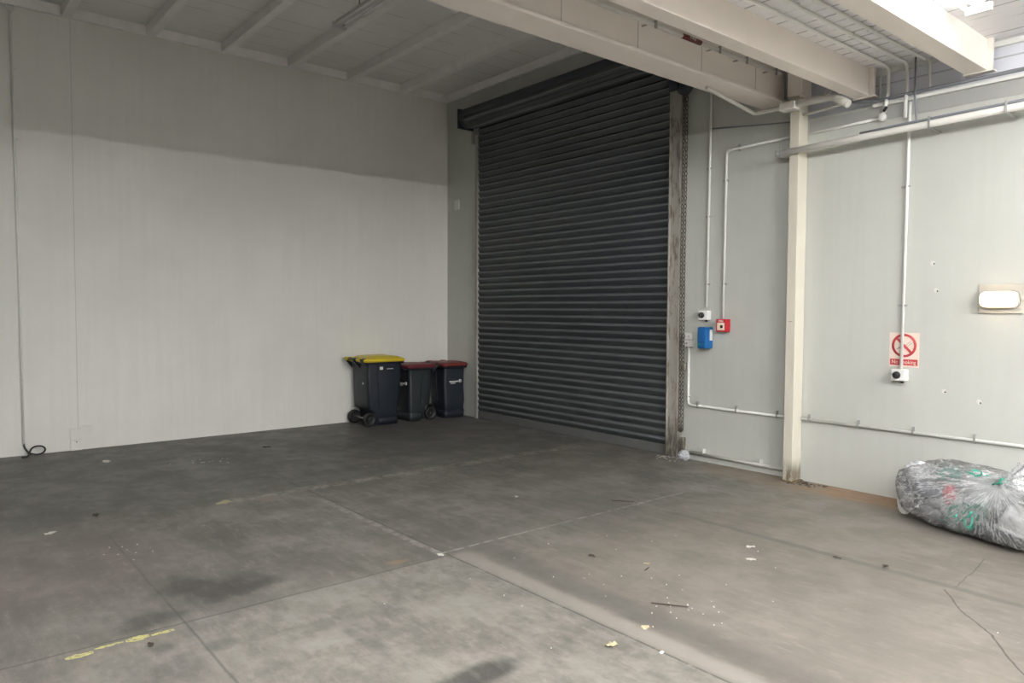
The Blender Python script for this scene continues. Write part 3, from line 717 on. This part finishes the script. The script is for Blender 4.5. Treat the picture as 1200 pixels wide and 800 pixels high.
b = MB(); b.tube([(0.42, 0.14, -0.085), (0.92, 0.14, -0.05), (0.97, 0.05, -0.03)], 0.013, 10, 0.03); b.build('branch', m_pipe, p1)
b = MB(); b.box((0.36, -0.06, -0.05), (0.52, 0.05, 0.03), 0.01); b.build('clamp', m_pipe, p1)

# marked pipe along the web of the edge beam
p2 = tag(empty('marked_pipe', (6.135, -0.32, 4.005)), 'thin white pipe along the edge beam web with a red marker band', 'pipe')
MB().tube([(0, 0, 0), (0, -12, 0)], 0.020, 12).build('tube', m_pipe, p2)
b = MB(); b.tube([(0, -1.28, 0), (0, -1.54, 0)], 0.0215, 12); band = b.build('marker_band', simple('marker_band_red', (0.13, 0.020, 0.018), 0.5, dirt=(0.4, 0.3, 0.28), dirt_th=0.6), p2)
text('lettering', 'FIRE', 0.030, m_pipe, band, (0.0218, -1.41, 0.0), (PI/2, 0, PI/2), 0.0008, 'CENTER', 1.6)
for y in (-0.10, -0.60, -1.02, -1.90, -3.0, -4.1):
    b = MB(); b.box((-0.124, y-0.008, 0.018), (0.03, y+0.008, 0.026)); b.box((0.016, y-0.012, -0.036), (0.024, y+0.012, 0.026)); b.build('clip', m_galv, p2)

# ------------------------------------------------------------------ lamps
def batten(name, loc, length, label, group, m_t, lit, along='y', body=None):
    t = tag(empty(name, loc), label, 'ceiling light', group)
    if along == 'x': t.rotation_euler = (0, 0, -PI/2)
    h = length/2; bd = body or m_fixw
    b = MB(); b.poly([(-0.030, -h, 0.055), (0.030, -h, 0.055), (0.034, -h, 0.02), (0.026, -h, 0.008), (-0.026, -h, 0.008), (-0.034, -h, 0.02)], (0, length, 0))
    b.build('spine', bd, t)
    for x in (-0.055, 0.055):
        MB().cyl((x, -h+0.04, -0.012), (x, h-0.04, -0.012), 0.014, 12).build('tube', m_t, t)
    for y in (-h+0.02, h-0.02):
        MB().box((-0.085, y-0.018, -0.035), (0.085, y+0.018, 0.022), 0.003).build('tube_holder', m_fixw if lit else bd, t)
    return t
m_lit = emit('cool_tube_glow', (0.90, 0.96, 1.0), TUBE_SOFFIT)
m_lit2 = emit('white_tube_glow', (1.0, 1.0, 0.985), TUBE_LOW)
m_cross_fill = emit('cross_fill_glow', (1.0, 1.0, 0.985), CROSS_FILL)
batten('twin_batten', (7.50, -5.35, 3.875), 1.5, 'added unseen twin tube batten between two soffit beams, brightening the soffit', 'added unseen soffit batten', emit('soffit_fill_glow', (0.97, 0.98, 1.0), BAY_FILL), True)  # unseen fill batten, added to lift the soffit and beam sides
batten('twin_batten', (8.05, -1.68, 3.875), 1.5, 'brightly lit twin tube batten under the soffit at top right', 'lit twin battens', m_lit, True)
for x, y in ((9.25, -5.6), (9.25, -8.6), (11.3, -3.4), (13.8, -3.4)):  # unseen fill battens, added so the left wall brightens downwards
    batten('twin_batten', (x, y, 3.875), 1.5, 'added unseen twin tube batten lying across the beams, grading the left wall', 'added unseen cross battens', m_cross_fill, True, 'x')
for x in (12.6, 15.4):
    for y in (-1.8, -4.6, -7.4):
        batten('twin_batten', (x, y, 3.645), 1.5, 'lit twin tube batten hung below the soffit, outside the picture on the right', 'lit twin battens outside the picture', m_lit2, True)
# unlit twin batten hung in the tall bay
t = batten('unlit_batten', (3.15, -3.12, 4.87), 1.55, 'unlit twin tube batten hanging under the joists of the tall bay', None, m_tube_off, False, 'x', m_fix)
b = MB(); b.cyl((0.0, -0.28, 0.05), (0.0, -0.28, 0.33), 0.005, 8); b.build('hanger_rod', m_black, t)
b = MB(); b.cyl((0.0, 0.5, 0.05), (0.0, 0.5, 0.33), 0.005, 8); b.build('hanger_rod', m_black, t)

# ------------------------------------------------------------------ left wall fittings
cL = conduit('conduit', 'thin white conduit running full height up the left wall', [(0.016, -5.915, 0.13), (0.016, -5.925, 2.5), (0.016, -5.945, 5.02)], 0.013, m_cond)
for z in (0.9, 1.8, 2.8, 3.62, 4.4): clip(cL, (0.012, -5.925, z), (0.012, 0.028, 0.007), m_cond)
b = MB(); b.tube([Vector((0.03, -5.945+0.04*math.sin(a), 5.09+0.07*math.cos(a))) for a in [2*PI*k/20 for k in range(21)]], 0.009, 8, cap=False)
tag(b.build('cable_loop', m_cond), 'small pale cable loop at the top of the left wall conduit', 'cable')
pts = [(0.018, -5.915, 0.15), (0.022, -5.905, 0.09), (0.035, -5.88, 0.045), (0.06, -5.85, 0.015)]
for k in range(17):
    a = -PI*0.75 + k*2*PI*0.85/16
    pts.append((0.075+0.004*k, -5.79+0.075*math.cos(a), 0.062+0.052*math.sin(a)))
pts += [(0.15, -5.89, 0.012), (0.17, -5.95, 0.010)]
tag(MB().tube(pts, 0.010, 8, 0.01).build('cable_tail', m_black), 'black cable tail curled on the floor at the foot of left wall conduit', 'cable')
t = tag(empty('wall_patch', (0, -5.33, 0)), 'painted over cover boards low on the left wall beside the floor', 'cover board')
MB().box((0.0, -0.115, 0.0), (0.022, 0.0, 0.262), 0.001).build('board', m_wall_left, t)
MB().box((0.0, 0.0, 0.185), (0.018, 0.118, 0.285), 0.001).build('board', m_wall_left, t)
MB().box((0.022, -0.112, 0.122), (0.0226, -0.003, 0.126)).build('seam', m_grey, t)
MB().lathe([(0.0, 0.018), (0.007, 0.018), (0.007, 0.025), (0.0, 0.025)], 12, (0, -0.055, 0.10), 'x', False).build('screw', m_black, t)
tag(MB().box((0.0, -0.06, 0.0), (0.02, 0.06, 0.16), 0.003).build('wall_plate', m_white, None, (0.28, -0.02, 3.32), PI/2), 'tiny white plate on the back wall beside the corner, left of the door', 'plate')

m_filler = simple('dry_filler', (0.62, 0.61, 0.57), 0.8)
# ------------------------------------------------------------------ plugs and holes left in the right wall
for i, (x, z, lab) in enumerate(((7.439, 2.131, 'upper white filler dab on right wall, left of the bulkhead lamp'), (7.473, 1.892, 'lower white filler dab on right wall, left of the bulkhead lamp'),
                                 (7.558, 1.018, 'left filler dab of the pair above the low conduit'), (7.83, 0.95, 'right filler dab of the pair above the low conduit'))):
    b = MB(); n = 11
    b.poly([(0.024*(0.6+0.5*random.random())*math.cos(2*PI*k/n), 0, 0.024*(0.6+0.5*random.random())*math.sin(2*PI*k/n)) for k in range(n)], (0, -0.003, 0))
    o = b.build('filler_dab', m_filler, None, (x, 0, z))
    tag(o, lab, 'filler dab', 'filler dabs on the right wall')
    MB().lathe([(0.0, -0.004), (0.007, -0.004), (0.007, -0.002), (0.0, -0.002)], 10, (0.012, 0, -0.008), 'y', False).build('screw_hole', m_signblk, o)

# ------------------------------------------------------------------ rubbish bag
BC = Vector((8.16, -0.52, 0.0)); BU = Vector((0.965, -0.26, 0)).normalized(); BV = Vector((-BU.y, BU.x, 0))
A_, B_, H_ = 0.74, 0.42, 0.48
KN = Vector((0.13, -0.20, 0.45))
def bag_pt(th, ph, sc=1.0, folds=True):
    """th around, ph from bottom to top; local frame u,v,z"""
    e = 0.58
    f = lambda c: math.copysign(abs(c)**e, c)
    u = f(math.cos(th))*f(math.cos(ph)); v = f(math.sin(th))*f(math.cos(ph)); z = math.copysign(abs(math.sin(ph))**0.66, math.sin(ph))
    p = Vector((u*A_*sc, v*B_*sc, 0.24 + z*0.24*sc))
    # higher shoulder at the left end, slack towards the right
    p.z *= 1.0 + 0.05*math.sin(u*2.6-2.2)
    if folds:
        d = p-KN; r = d.length
        ang = math.atan2(d.z*1.0 + d.y*0.5, d.x)
        pin = math.exp(-(r/0.20)**2)
        p += (KN-p)*pin*0.40
        fold = math.sin(ang*26 + 4*noise.noise(p*4))*0.014*math.exp(-(r/0.34)**2)
        nrm = Vector((u/A_, v/B_, z/0.25)).normalized()
        q = p*3.2
        cr = abs(noise.noise(q)) + 0.5*abs(noise.noise(q*2.3+Vector((3, 1, 5)))) + 0.25*abs(noise.noise(q*5.1))
        p += nrm*(fold + (0.32-cr)*0.060)
    p.z = max(p.z, 0.006 + 0.004*noise.noise(p*9))
    return p
def bag_world(p): return BC + BU*p.x + BV*p.y + Vector((0, 0, p.z))
bag = tag(empty('rubbish_bag', BC), 'large clear plastic rubbish bag stuffed with packaging waste, on floor at right', 'rubbish bag')
m_film = film('clear_bag_film', (0.985, 0.99, 0.995), 0.25, 0.45, 7.0, (1, 1, 1), tuple(bag_world(KN)-BC))
nu, nv = 170, 84
b = MB(); b.grid(lambda i, j: bag_world(bag_pt(2*PI*i/nu, -PI/2+PI*j/(nv-1)))-BC, nu, nv, True)
b.build('bag_film', m_film, bag)
# gathered neck flaring out of the knot
kw = bag_world(KN)-BC
b = MB()
ax = (BU*0.9 + Vector((0, -0.05, 0.32))).normalized(); s1 = ax.cross(Vector((0, 0, 1))).normalized(); s2 = s1.cross(ax)
def neck(i, j):
    a = 2*PI*i/72; u = j/14
    r = 0.022 + 0.13*u**1.1 + 0.014*math.sin(a*9+u*2)*u + 0.02*noise.noise(Vector((math.cos(a)*1.5, math.sin(a)*1.5, u)))*u
    p = kw + ax*(0.24*u - 0.05*u*u) + s1*math.cos(a)*r + s2*math.sin(a)*r*0.8
    return p
b.grid(neck, 72, 15, True); b.build('gathered_neck', film('milky_bag_film', (0.95, 0.96, 0.97), 0.45, 0.4, 11.0), bag)
b = MB(); b.tube([kw + s1*math.cos(2*PI*k/16)*0.03 + s2*math.sin(2*PI*k/16)*0.03 + ax*0.01 for k in range(17)], 0.008, 8, cap=False)
b.tube([kw + s1*0.03, kw + s1*0.045 - ax*0.03 + Vector((0, -0.03, 0)), kw + s1*0.01 - ax*0.01 + Vector((0, -0.045, 0.01))], 0.006, 6)
plabel(b.build('tie', simple('green_tie', (0.03, 0.30, 0.20), 0.4), bag), 'green twist tie')
# loose torn corner at the left end
b = MB()
b.grid(lambda i, j: bag_world(Vector((-0.73-0.10*i/9, -0.02-0.04*i/9+0.10*(j/9-0.5)*(1-0.6*i/9), 0.30-0.28*(i/9)**0.8)) + Vector((0, 0, 0.015*noise.noise(Vector((i*0.5, j*0.6, 0))))))-BC, 10, 10)
b.build('torn_corner', film('torn_bag_film', (0.95, 0.96, 0.97), 0.40, 0.4, 14.0), bag)

def lump(name, label, cat, pos, size, m, seed=0, sharp=0.30, freq=2.4, sub=4, rz=0.0):
    """crumpled soft waste, positioned in the bag's own frame"""
    bm_ = bmesh.new(); bmesh.ops.create_icosphere(bm_, subdivisions=sub, radius=1.0)
    off = Vector((seed*3.7, seed*1.3, seed*2.1))
    for v in bm_.verts:
        q = v.co*freq*0.7+off
        d = abs(noise.noise(q)) + 0.5*abs(noise.noise(q*2.2)) + 0.3*abs(noise.noise(q*4.6))
        v.co *= 1.12 - d*sharp*1.6
        v.co = Vector((v.co.x*size[0], v.co.y*size[1], v.co.z*size[2]))
    for f in bm_.faces: f.smooth = True
    s = MB(); s.bm.free(); s.bm = bm_
    o = s.build(name, m, None, bag_world(Vector(pos)), math.atan2(BU.y, BU.x)+rz)
    return tag(o, label, cat, 'waste inside the clear bag')
m_foil = film('silver_wrap', (0.60, 0.62, 0.65), 0.50, 0.4, 16.0)
m_gcloth = simple('slate_grey_fabric', (0.24, 0.25, 0.29), 0.7, var=0.35, scale=9)
m_lgrey = simple('pale_grey_wrap', (0.72, 0.73, 0.76), 0.35, var=0.25, scale=10)
m_dark = simple('dark_grey_wrap', (0.10, 0.105, 0.12), 0.35, var=0.4, scale=12)
m_pink = simple('pink_plastic', (0.70, 0.16, 0.20), 0.5, var=0.2)
m_teal = simple('teal_plastic', (0.10, 0.40, 0.36), 0.4, var=0.35, scale=9)
m_green = simple('mint_green_strap', (0.10, 0.50, 0.38), 0.4, var=0.2)
m_wwrap = simple('white_wrap', (0.72, 0.72, 0.73), 0.4, var=0.1, scale=8)
lump('crumpled_wrap', 'dark silver crumpled wrap at the upper left inside the clear bag', 'packaging', (-0.58, -0.10, 0.37), (0.14, 0.14, 0.10), m_lgrey, 1, 0.4, 4.0)
lump('crumpled_wrap', 'dark grey film bundle under the silver wrap inside the clear bag', 'packaging', (-0.50, -0.14, 0.23), (0.20, 0.16, 0.11), m_gcloth, 2, 0.3, 3.0)
lump('crumpled_wrap', 'grey crumpled film at the front base of the clear bag', 'packaging', (-0.28, -0.17, 0.13), (0.24, 0.16, 0.12), m_lgrey, 3, 0.4, 3.5)
lump('crumpled_wrap', 'teal plastic sheet near the top of the clear bag', 'packaging', (-0.36, -0.05, 0.40), (0.11, 0.13, 0.06), m_teal, 4, 0.35, 3.0)
lump('pink_wrapper', 'pink wrapper in the middle of the clear bag', 'packaging', (-0.18, -0.33, 0.31), (0.05, 0.035, 0.085), m_pink, 5, 0.4, 3.5, rz=0.4)
lump('crumpled_wrap', 'white bubble wrap behind the knot inside the clear bag', 'packaging', (-0.12, 0.02, 0.36), (0.20, 0.18, 0.11), m_wwrap, 6, 0.4, 3.5)
lump('crumpled_wrap', 'pale grey tangled film below the knot inside the clear bag', 'packaging', (-0.06, -0.22, 0.20), (0.13, 0.10, 0.13), m_lgrey, 7, 0.45, 4.0)
lump('crumpled_wrap', 'black film lying behind the white tub inside the clear bag', 'packaging', (0.13, -0.08, 0.15), (0.16, 0.12, 0.12), m_dark, 8, 0.35, 3.0)
lump('crumpled_wrap', 'dark plastic offcut on the floor side below the white tub in the bag', 'packaging', (0.05, -0.27, 0.07), (0.14, 0.06, 0.05), m_dark, 9, 0.35, 3.0)
lump('crumpled_wrap', 'grey film bundle at the far right of the clear bag', 'packaging', (0.52, -0.05, 0.22), (0.20, 0.20, 0.17), m_lgrey, 10, 0.4, 3.5)
lump('crumpled_wrap', 'small white foam piece beside the pink wrapper inside the clear bag', 'packaging', (-0.15, -0.30, 0.26), (0.06, 0.04, 0.05), m_wwrap, 11, 0.4, 3.0)
for i, (c, n_, lab) in enumerate((((0.03, -0.36, 0.22), 7, 'mint green strapping tangle below the knot inside the clear bag'), ((-0.14, -0.34, 0.15), 5, 'mint green strapping tangle at the base of the clear bag'), ((-0.10, -0.14, 0.42), 4, 'mint green strap curl at the top of the clear bag'))):
    rnd = random.Random(20+i); b = MB()
    for k in range(n_):
        p = Vector((rnd.uniform(-0.07, 0.07), rnd.uniform(-0.02, 0.02), rnd.uniform(-0.06, 0.06))); d = Vector((rnd.uniform(-1, 1), rnd.uniform(-0.4, 0.4), rnd.uniform(-1, 1)))
        P = []
        for s_ in range(12):
            P.append(p.copy()); d += Vector((rnd.uniform(-1, 1), rnd.uniform(-0.5, 0.5), rnd.uniform(-1, 1)))*0.6 - p*5; d.normalize(); p = p + d*0.022
        def rib(a, q): return [a+q*0.008, a-q*0.008]
        V0 = None
        for s_ in range(12):
            tg = (P[min(s_+1, 11)]-P[max(s_-1, 0)]).normalized(); q = tg.cross(Vector((0.2, 1, 0.1))).normalized()
            V1 = [b.bm.verts.new(x) for x in rib(P[s_], q)]
            if V0: b.bm.faces.new((V0[0], V0[1], V1[1], V1[0]))
            V0 = V1
    o = b.build('plastic_strap', m_green, None, bag_world(Vector(c)), math.atan2(BU.y, BU.x))
    o.modifiers.new('thickness', 'SOLIDIFY').thickness = 0.0012
    tag(o, lab, 'strapping', 'waste inside the clear bag')
# white tub and a round white lid
t = tag(empty('plastic_tub', bag_world(Vector((0.33, -0.27, 0.22)))), 'white square tub tipped over inside the right part of the clear bag', 'tub', 'waste inside the clear bag')
t.rotation_euler = (math.radians(8), math.radians(188), math.radians(-18))
b = MB(); b.loft([rrect(0.20, -0.07, 0.07, -0.09, 0.02), rrect(0.26, -0.09, 0.09, 0.09, 0.02)]); b.build('body', m_white, t)
b = MB(); b.loft([rrect(0.285, -0.10, 0.10, -0.105+0.0, 0.02), rrect(0.285, -0.10, 0.10, -0.085, 0.02)]); ob = b.build('lip', m_white, t); ob.location = (0, 0, 0.18)
t = tag(empty('tub_lid', bag_world(Vector((-0.60, -0.26, 0.165)))), 'round pale lid pressed against the left end of the clear bag', 'lid', 'waste inside the clear bag')
t.rotation_euler = Vector((-0.68, -0.72, 0.16)).to_track_quat('Z', 'Y').to_euler()
m_lid = simple('pale_grey_lid', (0.66, 0.64, 0.62), 0.4)
MB().lathe([(0.0, -0.008), (0.117, -0.008), (0.122, 0.0), (0.112, 0.006), (0.104, 0.0), (0.0, 0.0)], 40, (0, 0, 0), 'z', False).build('disc', m_lid, t)
MB().lathe([(0.116, -0.010), (0.124, -0.009), (0.124, 0.006), (0.116, 0.007), (0.116, -0.010)], 40, (0, 0, 0), 'z', False).build('rim', m_white, t)

# ------------------------------------------------------------------ litter on the floor
m_leaf = simple('dry_leaf', (0.46, 0.38, 0.24), 0.7, var=0.25, scale=20)
m_scrap = simple('pale_scrap', (0.62, 0.60, 0.55), 0.6)
m_bark = simple('dark_twig', (0.05, 0.04, 0.03), 0.8)
def flake(name, label, cat, x, y, size, m, seed, curl=0.3, group=None, asp=0.65):
    rnd = random.Random(seed); n = 14
    b = MB(); c = Vector((0, 0, size*curl*0.5+0.002))
    ring = []
    rot = rnd.uniform(0, PI)
    for k in range(n):
        a = 2*PI*k/n; r = size*0.5*(0.75+0.4*rnd.random())
        px, py = r*math.cos(a), r*asp*math.sin(a)
        ring.append(Vector((px*math.cos(rot)-py*math.sin(rot), px*math.sin(rot)+py*math.cos(rot), 0.002+size*curl*rnd.random()*0.6)))
    cv = b.bm.verts.new(c); rv = [b.bm.verts.new(p) for p in ring]
    for k in range(n): b.bm.faces.new((cv, rv[k], rv[(k+1) % n]))
    o = b.build(name, m, None, (x, y, 0.0005))
    o.modifiers.new('thickness', 'SOLIDIFY').thickness = 0.0015
    return tag(o, label, cat, group)
G = 'litter on the concrete floor'
for i, a in enumerate((
    ('dry_leaf', 'curled tan leaf on the pale slab, largest leaf near the bottom edge', 'leaf', 7.55, -4.20, 0.075, m_leaf, 0.35),
    ('dry_leaf', 'small tan leaf on the dark band just above the larger curled leaf', 'leaf', 7.52, -3.90, 0.055, m_leaf, 0.3),
    ('cardboard_scrap', 'flat tan cardboard scrap lying left of centre on the pale drag line', 'scrap', 3.53, -4.81, 0.17, m_leaf, 0.06),
    ('paper_scrap', 'white paper scrap on the floor near the left wall patch', 'scrap', 0.98, -5.25, 0.13, m_scrap, 0.15),
    ('paper_scrap', 'white scrap on the brown slab, nearer the column of the close pair', 'scrap', 7.12, -2.26, 0.075, m_scrap, 0.15),
    ('paper_scrap', 'white scrap on the brown slab, nearer the camera of the close pair', 'scrap', 7.27, -2.49, 0.075, m_scrap, 0.12),
    ('dark_leaf', 'small dark leaf in the middle of the brown slab', 'leaf', 6.54, -3.30, 0.06, m_bark, 0.35),
    ('pale_chip', 'small pale chip beside the dark leaf on the brown slab', 'scrap', 6.88, -3.12, 0.05, m_leaf, 0.3),
    ('pale_chip', 'pale chip on the joint to the right of the large curled leaf', 'scrap', 7.76, -4.06, 0.035, m_scrap, 0.3),
    ('dark_leaf', 'small black scrap on the long dark joint left of the rubbish bag', 'scrap', 7.63, -2.01, 0.06, m_bark, 0.3),
    ('dark_leaf', 'brown crumpled leaf on the slab in front of the rubbish bag', 'leaf', 7.92, -1.92, 0.05, m_bark, 0.5),
    ('dark_leaf', 'black scrap on the grey slab below the yellow lidded bin', 'scrap', 1.25, -3.55, 0.10, m_bark, 0.2),
    ('dark_leaf', 'black scrap on the grey slab at far left', 'scrap', 3.30, -5.76, 0.08, m_bark, 0.3),
    ('paper_scrap', 'pale paper scrap on the floor at far left edge', 'scrap', 3.62, -6.12, 0.09, m_scrap, 0.15),
    ('pale_chip', 'white chip in the middle of the floor before the roller door', 'scrap', 4.98, -2.67, 0.05, m_scrap, 0.25),
    ('pale_chip', 'pale chip at the crossing of the two floor joints', 'scrap', 5.86, -4.10, 0.055, m_scrap, 0.2),
    ('dark_leaf', 'small dark leaf beside the yellow tape remnants', 'leaf', 6.07, -6.0, 0.05, m_bark, 0.3))):
    flake(a[0], a[1], a[2], a[3], a[4], a[5], a[6], 40+i, a[7], G)
for i, (p, q, lab) in enumerate((((7.33, -3.62), (7.50, -3.50), 'thin dark twig lying across the brown slab near the bottom'), ((6.96, -3.24), (6.94, -3.17), 'short dark stub of twig on the brown slab'), ((5.62, -2.10), (5.78, -1.98), 'dark twig on the floor in front of the roller door foot'))):
    b = MB(); m_ = ((p[0]+q[0])/2+0.01, (p[1]+q[1])/2-0.012)
    b.tube([(p[0], p[1], 0.006), (m_[0], m_[1], 0.012), (q[0], q[1], 0.006)], [0.003, 0.0045, 0.003], 6)
    tag(b.build('twig', m_bark), lab, 'twig', G)
def crumbs(label, cx, cy, sx, sy, n, m, seed, smax=0.018):
    rnd = random.Random(seed); b = MB()
    for k in range(n):
        x, y = rnd.gauss(cx, sx), min(-0.02, rnd.gauss(cy, sy)); s_ = rnd.uniform(0.005, smax); a = rnd.uniform(0, PI)
        pts = [(x+s_*rnd.uniform(0.5, 1)*math.cos(a+2*PI*j/5), y+s_*rnd.uniform(0.5, 1)*math.sin(a+2*PI*j/5), 0.0006) for j in range(5)]
        b.poly(pts, (0, 0, rnd.uniform(0.002, 0.006)))
    tag(b.build('paint_flakes', m), label, 'flakes', None, 'stuff')
crumbs('scatter of pale flakes on the floor near the left wall', 1.65, -4.42, 0.16, 0.14, 14, m_scrap, 1, 0.012)
crumbs('scatter of white flakes around the twig on the brown slab', 7.50, -3.52, 0.10, 0.10, 16, m_scrap, 2, 0.007)
crumbs('scatter of white crumbs at the foot of the right door guide', 4.72, -0.16, 0.10, 0.06, 30, m_scrap, 3, 0.018)
crumbs('dark grit gathered at the foot of the column', 6.34, -0.11, 0.09, 0.05, 60, m_bark, 4, 0.02)
crumbs('pale grit strewn over the slab at lower left', 4.40, -5.75, 0.12, 0.08, 9, m_scrap, 5, 0.008)
crumbs('grit strewn thinly over the brown slab', 7.1, -3.2, 0.55, 0.7, 30, m_scrap, 6, 0.0045)
# crumpled white plastic at the foot of the door guide
bm_ = bmesh.new(); bmesh.ops.create_icosphere(bm_, subdivisions=4, radius=1.0)
for v in bm_.verts:
    d = abs(noise.noise(v.co*2.1)) + 0.5*abs(noise.noise(v.co*4.7)); v.co *= 1.1-0.5*d
    v.co = Vector((v.co.x*0.075, v.co.y*0.05, max(-0.05, v.co.z*0.062)))
s = MB(); s.bm.free(); s.bm = bm_
tag(s.build('crumpled_plastic', simple('dull_white_plastic', (0.50, 0.51, 0.54), 0.35, var=0.3, scale=14), None, (4.91, -0.11, 0.052)), 'crumpled white plastic on the floor at the foot of the right door guide', 'scrap')
# yellow tape remnants on the joint
m_tape = simple('worn_yellow_tape', (0.50, 0.46, 0.17), 0.55, var=0.25, scale=22, dirt=(0.2, 0.19, 0.16), dirt_th=0.50)
for i, (y0, y1, x, wd, lab) in enumerate(((-6.36, -6.24, 5.975, 0.060, 'torn yellow tape remnant nearest the left edge'), (-6.23, -6.10, 5.945, 0.030, 'curled yellow tape remnant, second from the left'), (-6.09, -5.98, 5.95, 0.070, 'widest yellow tape remnant, third along the joint'), (-5.97, -5.86, 5.955, 0.045, 'yellow tape remnant nearest the dark stain'))):
    rnd = random.Random(90+i); b = MB(); n = 8
    top, bot = [], []
    for k in range(n+1):
        u = k/n; y = y0+(y1-y0)*u; e_ = 0.35+0.65*math.sin(PI*min(max(u, 0.05), 0.95))
        top.append((x+wd*0.5*e_*rnd.uniform(0.5, 1), y, 0.0008)); bot.append((x-wd*0.5*e_*rnd.uniform(0.5, 1), y, 0.0008))
    b.poly(top+bot[::-1], (0, 0, 0.0015))
    tag(b.build('tape_remnant', m_tape), lab, 'tape', 'yellow tape remnants on the floor joint')
